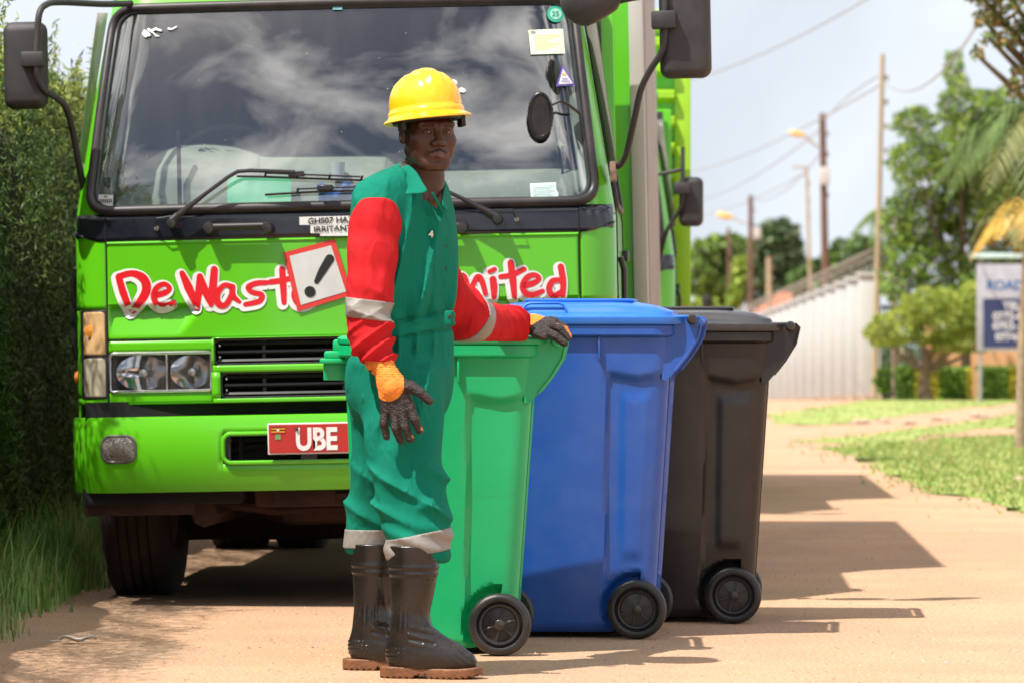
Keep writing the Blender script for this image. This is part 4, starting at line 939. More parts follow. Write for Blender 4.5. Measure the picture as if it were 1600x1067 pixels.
# ------------------------------------------------------------------ vegetation
def leafmat(n, c, var=.35, rough=.55): 
    m = mat(n, c, rough=rough, var=var, vscale=1.3, spec=.3)
    p = m.node_tree.nodes['Principled BSDF']; p.inputs['Subsurface Weight'].default_value = 0
    return m
class Leaves:
    def __init__(s, seed): s.r = np.random.RandomState(seed); s.V = []; s.F = []; s.M = []; s.n = 0
    def add(s, P, size, up=.0, mi=None, asp=.5, nm=3, dirs=None):
        k = len(P); r = s.r
        d = r.normal(size=(k, 3)); 
        if dirs is not None: d = d * .5 + dirs
        d[:, 2] += up; d /= np.linalg.norm(d, axis=1, keepdims=True)
        e = r.normal(size=(k, 3)); e -= (e * d).sum(1, keepdims=True) * d; e /= np.linalg.norm(e, axis=1, keepdims=True)
        sz = (size * r.uniform(.6, 1.4, k))[:, None]
        nrm = np.cross(d, e) * .18
        V = np.stack([P - d * sz * .5, P + e * sz * asp * .5 + nrm * sz, P + d * sz * .5, P - e * sz * asp * .5 + nrm * sz], 1).reshape(-1, 3)
        s.V.append(V); s.F.append(np.arange(k * 4).reshape(k, 4) + s.n); s.n += k * 4
        s.M.append(r.randint(0, nm, k) if mi is None else (np.full(k, mi) if np.isscalar(mi) else mi))
    def clump(s, c, rad, k, size, shell=.55, **kw):
        r = s.r; d = r.normal(size=(k, 3)); d /= np.linalg.norm(d, axis=1, keepdims=True); q = (shell + (1 - shell) * r.random_sample(k) ** .7)[:, None]
        lump = 1 + .22 * np.sin(d[:, :1] * 5 + c[0]) * np.cos(d[:, 2:] * 6 + c[1] * 2)
        s.add(np.array(c) + d * q * np.array(rad) * lump, size, dirs=d * .6, **kw)
    def build(s, name, mats, parent=None, off=(0, 0, 0)):
        V = np.concatenate(s.V) - np.array(off); Fc = np.concatenate(s.F); M = np.concatenate(s.M)
        me = bpy.data.meshes.new(name); me.vertices.add(len(V)); me.vertices.foreach_set('co', V.ravel()); me.loops.add(Fc.size); me.loops.foreach_set('vertex_index', Fc.ravel().astype(np.int32))
        me.polygons.add(len(Fc)); me.polygons.foreach_set('loop_start', (np.arange(len(Fc)) * 4).astype(np.int32)); 
        for m in mats: me.materials.append(m)
        me.polygons.foreach_set('material_index', M.astype(np.int32)); me.update(calc_edges=True)
        o = bpy.data.objects.new(name, me); COL.objects.link(o); o.parent = parent; return o
LG1, LG2, LG3 = leafmat('leaf_fresh', (.22, .36, .05)), leafmat('leaf_mid', (.12, .22, .035)), leafmat('leaf_dark', (.06, .13, .03))
LY = leafmat('leaf_yellow_green', (.30, .36, .05)); LYY = leafmat('leaf_yellow', (.55, .48, .05)); LP = leafmat('blossom_lilac', (.42, .33, .52)); LB = leafmat('leaf_brown', (.30, .19, .06))
BARK = mat('bark', (.16, .11, .075), rough=.95, var=.4, vscale=8, bump=.6, bscale=25)
def px(u, v, Y): s = F / Y; return np.array([(u - 800) / s, Y, 1 - (v - 533.5) / s])

# conifer hedge along the left verge
hx = -2.15
HC1, HC2, HC3 = leafmat('conifer_shaded', (.048, .092, .02)), leafmat('conifer_mid', (.12, .18, .035)), leafmat('conifer_sunlit', (.28, .32, .06))  # leaf tones carry the light: darker for shaded face, paler for sunlit top
hroot = empty('hedge', (hx - .8, 20, 0)); tag(hroot, 'tall clipped conifer hedge along the left edge of the road', 'hedge')
core = MB(); r = random.Random(2); ys_ = [11 + .25 * i for i in range(100)]
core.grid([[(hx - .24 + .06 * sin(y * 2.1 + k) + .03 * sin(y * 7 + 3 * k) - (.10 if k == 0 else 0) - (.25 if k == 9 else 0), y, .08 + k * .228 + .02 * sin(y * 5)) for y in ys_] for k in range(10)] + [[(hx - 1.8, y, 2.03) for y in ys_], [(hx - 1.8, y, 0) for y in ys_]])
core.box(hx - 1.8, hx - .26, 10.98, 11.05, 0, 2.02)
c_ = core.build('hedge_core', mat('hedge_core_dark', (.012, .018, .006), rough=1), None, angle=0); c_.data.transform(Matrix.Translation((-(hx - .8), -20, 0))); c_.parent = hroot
lv = Leaves(3); R_ = lv.r
k = 170000; y = 10.9 + R_.random_sample(k) ** 1.1 * 18; z = R_.uniform(.05, 2.2, k)
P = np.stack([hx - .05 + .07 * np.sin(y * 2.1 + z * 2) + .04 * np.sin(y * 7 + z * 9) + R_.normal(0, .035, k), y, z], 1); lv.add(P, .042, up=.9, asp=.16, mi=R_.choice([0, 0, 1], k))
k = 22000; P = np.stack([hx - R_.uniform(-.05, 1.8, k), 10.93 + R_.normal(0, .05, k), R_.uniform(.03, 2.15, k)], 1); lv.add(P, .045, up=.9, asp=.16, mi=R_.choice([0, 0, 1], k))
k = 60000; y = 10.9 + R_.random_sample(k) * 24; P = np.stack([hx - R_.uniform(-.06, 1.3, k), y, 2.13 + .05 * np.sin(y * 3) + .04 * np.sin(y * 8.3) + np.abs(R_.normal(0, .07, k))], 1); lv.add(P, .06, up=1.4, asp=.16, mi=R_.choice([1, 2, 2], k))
for i in range(260):      # loose sprigs
    y0 = R_.uniform(15.5, 26); p0 = np.array([hx - R_.uniform(-.10, .5), y0, R_.uniform(1.9, 2.18)]); h = R_.uniform(.1, .32); t = R_.random_sample(40)[:, None]
    lv.add(p0 + t * np.array([R_.normal(0, .05) + .03, R_.normal(0, .05), h]) + R_.normal(0, .018, (40, 3)) * (1 - t * .6), .045, up=1., asp=.16, mi=R_.choice([1, 2, 2], 40))
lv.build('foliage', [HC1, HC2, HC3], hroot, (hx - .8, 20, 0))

def tree(name, label, base, trunk_r, h, clumps, leafs, mats, group=None, cat='tree', limbs=True, mi=None, seed=1, lean=(0, 0), asp=.5, shell=.5):
    z0 = hgt(base[0], base[1]); B = Vector((base[0], base[1], z0)); root = empty(name, B); tag(root, label, cat, group)
    t = MB(); r = random.Random(seed); top = Vector((lean[0], lean[1], h))
    t.tube(spline([(0, 0, 0), (lean[0] * .3 + r.uniform(-.05, .05), 0, h * .35), (lean[0] * .7, lean[1] * .5, h * .7), top], 4), [trunk_r * (1.15 - .75 * i / 12) for i in range(13)], 9)
    if limbs:
        for c, rd in clumps[:14]:
            e = Vector(c) - B; s_ = Vector((lean[0] * .5, lean[1] * .3, h * .55)); t.tube(spline([s_, s_.lerp(e, .5) + Vector((0, 0, -.1)), e], 4), [trunk_r * (.5 - .4 * i / 8) for i in range(9)], 6)
    t.build('trunk', BARK, root)
    lv = Leaves(seed)
    tot = sum(rd[0] * rd[2] for c, rd in clumps)
    for c, rd in clumps:
        k = int(leafs[0] * rd[0] * rd[2] / tot); lv.clump(c, rd, k, leafs[1], shell=shell, asp=asp, mi=None if mi is None else lv.r.choice(mi, k), nm=len(mats))
    lv.build('crown', mats, root, B)
    return root
# flowering shrub tree beside the fence
cl = []; r = random.Random(12)
for u, v, ru, rv in ((1470, 420, 60, 50), (1440, 340, 60, 60), (1520, 330, 70, 60), (1430, 250, 45, 40), (1500, 240, 60, 50), (1430, 190, 40, 25), (1500, 170, 35, 55), (1490, 110, 16, 34), (1530, 260, 60, 90), (1420, 400, 40, 40), (1560, 190, 50, 60), (1400, 440, 30, 35), (1590, 260, 50, 90), (1545, 430, 50, 45), (1455, 480, 55, 25), (1590, 360, 50, 60), (1560, 300, 50, 60), (1600, 430, 50, 50), (1520, 470, 60, 40), (1400, 350, 25, 40)):
    Y = 80 + r.uniform(-1.2, 1.2); s = F / Y; cl.append((tuple(px(u, v, Y)), (ru / s, .8, rv / s)))
tree('shrub_tree', 'tall flowering tree with lilac blossoms rising beside the pale fence', (8.3, 80.5), .10, 2.6, cl, (52000, .085), [LG1, LG2, LG3, LY, LP], mi=[0, 0, 1, 1, 2, 3, 4] if False else [0, 0, 0, 1, 1, 1, 2, 2, 3, 3, 0, 1, 4], seed=5)
# clipped topiary
cl = [(tuple(px(u, v, 76)), (ru / 90., .55, rv / 90.)) for u, v, ru, rv in ((1398, 512, 44, 30), (1378, 520, 26, 22), (1470, 498, 58, 42), (1520, 490, 50, 45), (1440, 480, 36, 30), (1500, 530, 50, 22), (1560, 515, 45, 25))]
LT1, LT2 = leafmat('leaf_topiary', (.38, .44, .08)), leafmat('leaf_topiary_dark', (.20, .27, .05))
tree('topiary_tree', 'low spreading tree clipped into rounded pads in front of the orange wall', (7.15, 76), .11, .9, cl, (22000, .055), [LT1, LT2, LY], mi=[0, 0, 1, 2], cat='tree', seed=7, shell=.75)
# low two-tone hedges
for lab, u0, u1, sd in (('low clipped hedge with yellow leaves under the rounded topiary tree', 1398, 1516, 1), ('low clipped hedge with yellow leaves below the blue and white signboard', 1526, 1596, 2)):
    lv = Leaves(sd + 20); Yh = 77.4; s = F / Yh; x0, x1 = (u0 - 800) / s, (u1 - 800) / s; z0 = hgt(x0, Yh); rt = empty('low_hedge', ((x0 + x1) / 2, Yh, z0)); tag(rt, lab, 'hedge', 'low clipped hedges')
    c_ = MB(); c_.box(x0 + .04, x1 - .04, Yh - .25, Yh + .3, z0, z0 + .52, .1, 3); cc = c_.build('hedge_core', mat('hedge_core_dark', (.02, .03, .01)), None); cc.data.transform(Matrix.Translation((-(x0 + x1) / 2, -Yh, -z0))); cc.parent = rt
    k = 7000; X = lv.r.uniform(x0, x1, k); Zq = lv.r.uniform(0.02, .58, k); top = lv.r.random_sample(k) < .3; Yq = np.where(top, lv.r.uniform(Yh - .35, Yh + .3, k), Yh - .33 + lv.r.normal(0, .03, k)); Zq = np.where(top, .56 + lv.r.normal(0, .02, k), Zq)
    lv.add(np.stack([X, Yq, z0 + Zq], 1), .05, asp=.6, mi=np.where((np.sin(X * 7 + sd) > .1) & ~top, 0, lv.r.choice([1, 2], k))); lv.build('foliage', [LYY, LG1, LG2], rt, ((x0 + x1) / 2, Yh, z0))
lv = Leaves(31); p = px(1380, 592, 79); rt = empty('small_shrub', p * [1, 1, 0]); tag(rt, 'small dark shrub at the foot of the wooden pole beside the low hedge', 'shrub'); lv.clump(p, (.16, .2, .26), 900, .07); lv.build('foliage', [LG1, LG2, LG3], rt, p * [1, 1, 0])
# palms
def palm(name, label, base, top, n, ln, mats, seed, wd=.035, droop=1., azs=None, r0=.09):
    r = random.Random(seed); z0 = hgt(base[0], base[1]); B = Vector((base[0], base[1], z0)); root = empty(name, B); tag(root, label, 'palm tree')
    T = Vector(top) - B; t = MB(); t.tube(spline([(0, 0, 0), (T.x * .15, 0, T.z * .4), (T.x * .6, T.y * .5, T.z * .8), T], 5), [r0 * (1.1 - .35 * i / 15) for i in range(16)], 10); t.build('trunk', mat('palm_trunk', (.34, .25, .17), rough=.9, var=.3, vscale=15, bump=.5), root)
    for i in range(n):
        a = 2 * pi * i / n + r.uniform(-.2, .2); el = r.uniform(.2, 1.1); L_ = ln * r.uniform(.8, 1.15); q = MB(); q.mi = 0
        d = Vector((cos(a), sin(a) * .8, 0)); P = []
        for j in range(15):
            tt = j / 14; P.append(T + d * (L_ * (tt * .92 * cos(el * .6))) + Vector((0, 0, L_ * (sin(el) * tt * .75 - droop * 1.05 * tt ** 2.1))))
        q.tube(P, [.014 * (1 - .8 * j / 14) for j in range(15)], 5)
        S = spline(P, 3)
        for j in range(3, len(S) - 1):
            tt = j / len(S); dr = (S[j + 1] - S[j]).normalized(); sd = dr.cross(Vector((0, 0, 1))).normalized(); ll = L_ * .34 * (sin(pi * min(1, tt * .9 + .12)) + .15)
            for s in (-1, 1):
                e = S[j] + sd * s * ll * .75 + dr * ll * .5 + Vector((0, 0, -ll * r.uniform(.25, .7))); m_ = S[j].lerp(e, .5) + Vector((0, 0, ll * .10)); w_ = dr * wd * .32
                q.add([S[j] - w_ * .5, S[j] + w_ * .5, m_ + w_, e, m_ - w_], [(0, 1, 2, 3, 4)])
        q.build('frond', mats[r.randrange(len(mats))], root, angle=0)
    return root
PG1, PG2, PG3 = leafmat('palm_green', (.09, .145, .035)), leafmat('palm_olive', (.17, .19, .055)), leafmat('palm_ochre', (.50, .32, .06))
p0 = px(1594, 700, 41); tp_ = px(1628, 180, 41)
palm('garden_palm', 'palm at the right edge with drooping green fronds and a slim pale trunk', (p0[0], 41), tuple(tp_), 20, 1.12, [PG1, PG1, PG2], 3, r0=.045)
p0 = px(1650, 690, 43); tp_ = px(1604, 320, 43)
palm('young_palm', 'shorter palm with ochre and olive fronds under the green one', (p0[0], 43), tuple(tp_), 16, .78, [PG3, PG2, PG3], 8, r0=.06)
palm('distant_palm', 'small palm whose arching fronds show over the fence behind the tall pale pole', (8.1, 93), (8.0, 93, 3.75), 9, 1.1, [PG1, LG1, LG2], 5)
# overhanging branches, top right
cl = [(tuple(px(u, v, 36)), (ru / 190., .3, rv / 190.)) for u, v, ru, rv in ((1590, 15, 60, 36), (1560, -25, 60, 30), (1535, 30, 16, 16), (1570, 62, 22, 18), (1640, 60, 50, 46), (1530, -10, 26, 16), (1598, 130, 24, 28), (1700, 20, 90, 90), (1680, 150, 60, 60), (1525, 85, 10, 12), (1545, 60, 12, 12))] + [((6.0, 37, 4.6), (1.1, 1.0, .8)), ((6.9, 37.4, 4.0), (.9, .9, .7)), ((5.6, 36.6, 4.0), (.7, .7, .6))]
tree('overhanging_tree', 'tree reaching over the top right corner with loose olive leaves', (6.1, 37), .16, 3.0, cl, (26000, .06), [LG2, leafmat('leaf_olive', (.16, .15, .05)), LB], mi=[0, 1, 1, 2], seed=9)

# ------------------------------------------------------------------ boundary fence
FXx = 6.85; fy0, fy1 = 83., 172.; froot = empty('boundary_fence', (FXx, fy0, hgt(FXx, fy0))); tag(froot, 'long pale blue metal panel fence topped with razor wire', 'fence')
PAN = mat('fence_panel_pale', (.39, .43, .445), rough=.55, var=.08, vscale=1.5, dirt=(.42, .33, .24), damt=.35, dscale=1.2); PST = mat('fence_post_white', (.52, .54, .54), rough=.6, var=.06, dirt=(.45, .36, .27), damt=.3)
CONC = mat('concrete_stub', (.42, .30, .22), rough=.95, var=.3, bump=.4)
def local(mb, org): mb.V = [(v[0] - org[0], v[1] - org[1], v[2] - org[2]) for v in mb.V]; return mb
org = (FXx, fy0, hgt(FXx, fy0)); yy = fy0; i = 0
while yy < fy1:
    z0 = hgt(FXx, yy); st = 2.9
    q = MB(); q.box(FXx - .30, FXx + .10, yy - .17, yy + .17, z0 + .12, z0 + 2.36, .01); q.box(FXx - .34, FXx + .14, yy - .21, yy + .21, z0 + 2.36, z0 + 2.42, .01); local(q, org).build('post', PST, froot)
    q = MB(); q.box(FXx - .15, FXx + .12, yy - .28, yy + .28, z0 - .05, z0 + .13 + .02 * (i % 2), .03); q.box(FXx - .10, FXx + .1, yy + 1.1, yy + 1.7, z0 - .1, z0 + .12, .03); local(q, org).build('stub', CONC, froot)
    q = MB(); P = []
    for k_ in range(37):
        t = k_ / 36; y = yy + .18 + (st - .36) * t; P.append([(FXx + (.022 if (k_ // 3) % 2 else -.018), y, z0 + .16), (FXx + (.022 if (k_ // 3) % 2 else -.018), y, z0 + 2.22)])
    q.grid(P); q.box(FXx - .05, FXx + .05, yy + .18, yy + st - .18, z0 + 2.2, z0 + 2.26, .005); local(q, org).build('panel', PAN, froot, solid=.01, face=(-1, 0, 0))
    yy += st; i += 1
q = MB(); q.tube([(FXx - .02 + .24 * cos(t), fy0 + t * .15, hgt(0, fy0 + t * .15) + 2.64 + .20 * sin(t)) for t in np.arange(0, 89 / .15, .5)], .006, 4); local(q, org).build('razor_wire', mat('razor_wire_rust', (.32, .28, .25), rough=.6, metal=.4, var=.3), froot)
q = MB()
for dz in (2.55, 2.72, 2.88): q.tube([(FXx - .02, y, hgt(0, y) + dz) for y in (83, 110, 140, 172)], .012, 4)
local(q, org).build('barbed_strand', mat('razor_wire_rust', (.26, .19, .15)), froot)
# gate post area, orange garden wall and a dark gate behind the topiary
q = MB(); q.box(7.9, 13.5, 84, 84.3, -.3, 1.15, .02); q.box(7.9, 13.5, 83.95, 84.35, 1.15, 1.22, .01); q.box(7.85, 8.15, 83.9, 84.4, -.3, 1.4, .02); o = q.build('garden_wall', mat('wall_orange_render', (.56, .30, .15), rough=.9, var=.1, dirt=(.35, .2, .12), damt=.4)); tag(o, 'orange rendered garden wall behind the topiary and low hedges', 'wall')
g = empty('metal_gate', (7.35, 83.6, hgt(7.35, 83.6))); tag(g, 'dark slatted metal gate between the pale fence and the orange wall', 'gate'); gmt = mat('gate_grey', (.10, .10, .12), rough=.5)
q = MB(); q.box(-.42, .46, -.02, .02, .1, .16); q.box(-.42, .46, -.02, .02, 1.75, 1.82); q.box(-.44, -.38, -.03, .03, .0, 1.9); q.box(.42, .48, -.03, .03, 0, 1.9); q.build('gate_frame', gmt, g)
for k_ in range(9): q = MB(); q.box(-.35 + k_ * .088, -.31 + k_ * .088, -.012, .012, .16, 1.75); q.build('slat', gmt, g)
# white shed-like house wall behind
# signboard
sg = empty('signboard', (6.62, 72, 0)); tag(sg, 'white and blue signboard with telephone numbers standing by the palms at the right', 'sign'); sc = F / 72
X = lambda u: (u - 800) / sc - 6.62; Zs = lambda v: 1 - (v - 533.5) / sc
q = MB(); q.box(X(1526), X(1680), -.02, .02, Zs(548), Zs(412), .004); q.build('board', mat('sign_white', (.34, .34, .40), rough=.5, dirt=(.5, .45, .4), damt=.3), sg)
q = MB(); q.box(X(1536), X(1676), -.026, -.0215, Zs(543), Zs(467)); q.build('blue_field', mat('sign_blue', (.022, .035, .11), rough=.45), sg)
q = MB(); q.box(X(1515), X(1690), -.06, .06, Zs(404), Zs(396), .01); q.build('top_cap', mat('sign_cap_cyan', (.50, .66, .66), rough=.5), sg)
for k_, (u, v, t, sz, m_) in enumerate(((1541, 453, 'ROAD', 15, 'b'), (1567, 484, 'TEL:', 12, 'w'), (1551, 500, '0772-0401', 12, 'w'), (1551, 515, '0702-1004', 12, 'w'), (1555, 532, '0774-100', 12, 'w'))):
    V, Fc = text_mesh(t, sz / sc, .03); q = MB(); q.add([(X(u) + x, -.0235 if m_ == 'b' else -.029, Zs(v) + z) for x, y, z in V], Fc); q.build('sign_text', mat('sign_text_blue', (.03, .12, .32)) if m_ == 'b' else mat('sign_text_white', (.6, .6, .62)), sg, angle=0)
for uu in (1532, 1670): q = MB(); q.tube([(X(uu), .03, 0), (X(uu), .03, Zs(398))], .03, 8); q.build('post', mat('sign_post', (.3, .3, .32)), sg)
# stones along the verge
for i_, (u, v, w_) in enumerate(((1345, 662, 34), (1380, 661, 22), (1420, 663, 26), (1470, 657, 30), (1592, 752, 22), (1530, 652, 34))):
    gx, gy = pxg(u, v); s = F / gy; bm = bmesh.new(); bmesh.ops.create_icosphere(bm, subdivisions=2, radius=1); rr = random.Random(i_)
    for v_ in bm.verts: v_.co *= rr.uniform(.8, 1.15)
    q = MB(); q.bm(bm, Matrix.Diagonal((w_ / 2 / s, w_ / 1.6 / s, 7 / s, 1))); o = q.build('stone', CONC); o.location = (gx, gy, hgt(gx, gy) + 2 / s)
    tag(o, ['largest pale stone at the left end of the grass bank', 'small pale stone just beside the largest one on the bank', 'rough stone in the middle of the grass bank path', 'flat stone on the bank below the low hedge', 'pale stone on the near lawn by the palm trunk', 'long flat stone on the bank below the signboard'][i_], 'stone', 'stones on the verge')

# ------------------------------------------------------------------ poles, street lamps, wires
WD = mat('pole_dark_wood', (.14, .08, .055), rough=.9, var=.3, vscale=3, aniso_scale=(6, 6, .5)); WL = mat('pole_pale_wood', (.40, .31, .20), rough=.9, var=.2, vscale=3, aniso_scale=(6, 6, .5))
def pole(label, Y, ub, ut, vt, wpx, m, lamp=None, box=None, cross=None):
    s = F / Y; x = (ub - 800) / s; z0 = hgt(x, Y); g = empty('utility_pole', (x, Y, z0)); tag(g, label, 'pole', 'utility poles')
    dx = (ut - ub) / s; zt = 1 - (vt - 533.5) / s - z0; r = wpx / 2 / s
    q = MB(); q.tube([(dx * t, 0, zt * t) for t in (0, .25, .5, .75, 1)], [r * (1.15 - .3 * t) for t in (0, .25, .5, .75, 1)], 12); q.build('shaft', m, g)
    LZ = lambda v: 1 - (v - 533.5) / s - z0; LX = lambda u: (u - 800) / s - x
    if lamp:
        (u0, v0, u1, v1) = lamp; q = MB(); q.tube(spline([(LX(u0), 0, LZ(v0)), (LX(u0 + (u1 - u0) * .45), -.1, LZ(v0 + (v1 - v0) * .5)), (LX(u1 + 12), -.2, LZ(v1 + 2))], 5), .035, 8); q.build('arm', mat('lamp_arm', (.45, .42, .38), rough=.5), g)
        q = MB(); bm = bmesh.new(); bmesh.ops.create_uvsphere(bm, u_segments=16, v_segments=10, radius=1); q.bm(bm, Matrix.Translation((LX(u1), -.2, LZ(v1))) @ Matrix.Rotation(radians(12), 4, 'Y') @ Matrix.Diagonal((14 / s, .13, 5.2 / s, 1))); q.build('lamp_head', mat('lamp_head_amber', (.80, .50, .16), rough=.35), g)
    if box:
        u0, v0, u1, v1 = box; q = MB(); q.box(LX(u0), LX(u1), -r - .18, -r, LZ(v1), LZ(v0), .01); q.build('meter_box', mat('meter_box_grey', (.50, .48, .46), rough=.6), g)
    if cross:
        for (u0, u1, v) in cross: q = MB(); q.box(LX(u0), LX(u1), -.05, .05, LZ(v + 1.6), LZ(v - 1.6)); q.build('cross_arm', m, g)
    for k_ in range(4):
        q = MB(); zz_ = zt * (.93 - .07 * k_); q.lathe([(.001, .06), (.05, .05), (.03, 0), (.05, -.05), (.001, -.06)], 8, Matrix.Translation((dx + r * 1.4, 0, zz_)))
        q.build('insulator', mat('insulator', (.3, .25, .22)), g)
    return g
pole('tall pale wooden pole standing in front of the near end of the fence', 82, 1366, 1379, 85, 8.5, WL)
pole('thick dark pole with an amber street lamp and a grey box behind the fence', 120, 1293, 1285, 178, 12, WD, (1290, 238, 1244, 210), (1280, 262, 1295, 290))
pole('thin leaning pale pole just left of the thick dark pole', 150, 1272, 1260, 262, 6, WL, None, None, [(1238, 1262, 262)])
pole('brown pole with an orange tipped street lamp and a white transformer', 175, 1173, 1173, 306, 9, WD, (1171, 352, 1132, 338), (1176, 356, 1188, 374))
pole('short grey pole left of the brown lamp pole', 205, 1142, 1138, 356, 6, WD)
pole('short pale stub pole right of the brown lamp pole', 200, 1203, 1201, 402, 9, WL)
def wire(label, a, b, sag, r=.012):
    A = px(*a); B_ = px(*b); q = MB(); q.tube([tuple((A + (B_ - A) * t - np.array([0, 0, 4 * sag * t * (1 - t)]) - A)) for t in np.linspace(0, 1, 13)], r, 5); o = q.build('power_line', mat('cable_grey', (.30, .29, .30), rough=.6)); o.location = tuple(A); tag(o, label, 'cable', 'power lines')
wire('highest cable climbing towards the top of the picture above the lorry mirrors', (1060, 130, 90), (1370, -10, 60), .15)
wire('cable from the tall pale pole down past the thick dark pole', (1378, 132, 82), (1060, 272, 170), .3, .018)
wire('cable from the thick dark pole down past the amber street lamp', (1286, 200, 120), (1060, 318, 210), .5, .02)
wire('cable from the thick dark pole to the brown lamp pole', (1288, 232, 120), (1173, 312, 175), .5, .018)
wire('cable from the tall pale pole up into the overhanging tree', (1380, 128, 82), (1545, 10, 50), .5, .014)
wire('lower cable from the leaning pole towards the brown lamp pole', (1262, 268, 150), (1060, 340, 230), .4, .02)
wire('slack cable between the thick dark pole and the tall pale pole', (1287, 190, 120), (1372, 120, 82), -.1, .014)

# ------------------------------------------------------------------ far background
tree('distant_tree', 'dark distant tree behind the brown lamp pole', (13.2, 232), .25, 4.5, [(tuple(px(u, v, 230)), (ru / 29.9, 1.6, rv / 29.9)) for u, v, ru, rv in ((1215, 400, 42, 45), (1200, 372, 30, 26), (1225, 365, 26, 22), (1185, 420, 30, 35), (1240, 430, 26, 40), (1205, 450, 50, 30))], (7000, .34), [LG3, leafmat('leaf_far_dark_hazed', (.09, .14, .075)), leafmat('leaf_far_hazed', (.16, .21, .11))], seed=11, group='distant trees')  # far leaf colours are lightened, distance haze is put into the colour
tree('distant_tree', 'paler distant tree close beside the lime lorry body', (11.0, 236), .22, 4.0, [(tuple(px(u, v, 234)), (ru / 29.4, 1.6, rv / 29.4)) for u, v, ru, rv in ((1110, 400, 34, 30), (1098, 430, 40, 40), (1130, 445, 34, 36), (1122, 382, 20, 16), (1150, 385, 22, 20), (1155, 440, 24, 40))], (6500, .34), [LG2, leafmat('leaf_far_hazed', (.16, .21, .11)), LG1], seed=12, group='distant trees')
tree('distant_tree', 'dark distant tree showing above the razor wire by the thick dark pole', (17.0, 210), .25, 4.0, [(tuple(px(u, v, 208)), (ru / 33., 1.4, rv / 33.)) for u, v, ru, rv in ((1325, 400, 36, 26), (1350, 385, 26, 20), (1300, 420, 36, 26), (1370, 410, 26, 36), (1270, 440, 40, 30), (1340, 440, 60, 40))], (5500, .30), [LG3, leafmat('leaf_far_dark_hazed', (.09, .14, .075)), LG2], seed=13, group='distant trees')
tree('distant_palm_tree', 'pale young tree between the two left distant poles', (9.4, 150), .1, 1.5, [(tuple(px(u, v, 150)), (ru / 45.8, .5, rv / 45.8)) for u, v, ru, rv in ((1152, 440, 9, 40), (1160, 425, 7, 26), (1145, 470, 10, 26), (1100, 478, 24, 12))], (1600, .2), [LG1, LY], seed=14)
h = empty('distant_house', (13.6, 214, hgt(0, 214))); tag(h, 'distant house with an orange tiled roof beyond the fence', 'house'); q = MB(); q.box(-3, 4, -3, 3, 0, 3.2); q.build('wall', mat('far_wall', (.5, .36, .25)), h)
q = MB(); q.loft([[(-3.6, -3.6, 3.2), (4.6, -3.6, 3.2), (4.6, 3.6, 3.2), (-3.6, 3.6, 3.2)], [(-.6, -.3, 5.6), (1.6, -.3, 5.6), (1.6, .3, 5.6), (-.6, .3, 5.6)]]); q.build('roof', mat('roof_orange', (.52, .17, .08), rough=.8, var=.2), h)
lv = Leaves(40)
for i in range(80):
    x = -160 + i * 5.2 + lv.r.uniform(-2, 2); Y = lv.r.uniform(300, 340); hh_ = lv.r.uniform(3, 6); lv.clump((x, Y, hgt(x, Y) + hh_ * .45), (lv.r.uniform(5, 9), 4, hh_ * .62), 900, .9)
o = lv.build('far_wood', [LG3, leafmat('leaf_far_dark_hazed', (.09, .14, .075)), leafmat('leaf_far_hazed', (.16, .21, .11))]); tag(o, 'far wooded skyline closing off the road', 'woodland', kind='stuff')
# a passer-by far down the road, only the head shows over the bins
pb_root = (px(1105, 700, 63)[0], 63., 0.); pp = empty('person', pb_root); tag(pp, 'distant passer-by in dark clothes, only the dark haired head showing over the bins', 'person')
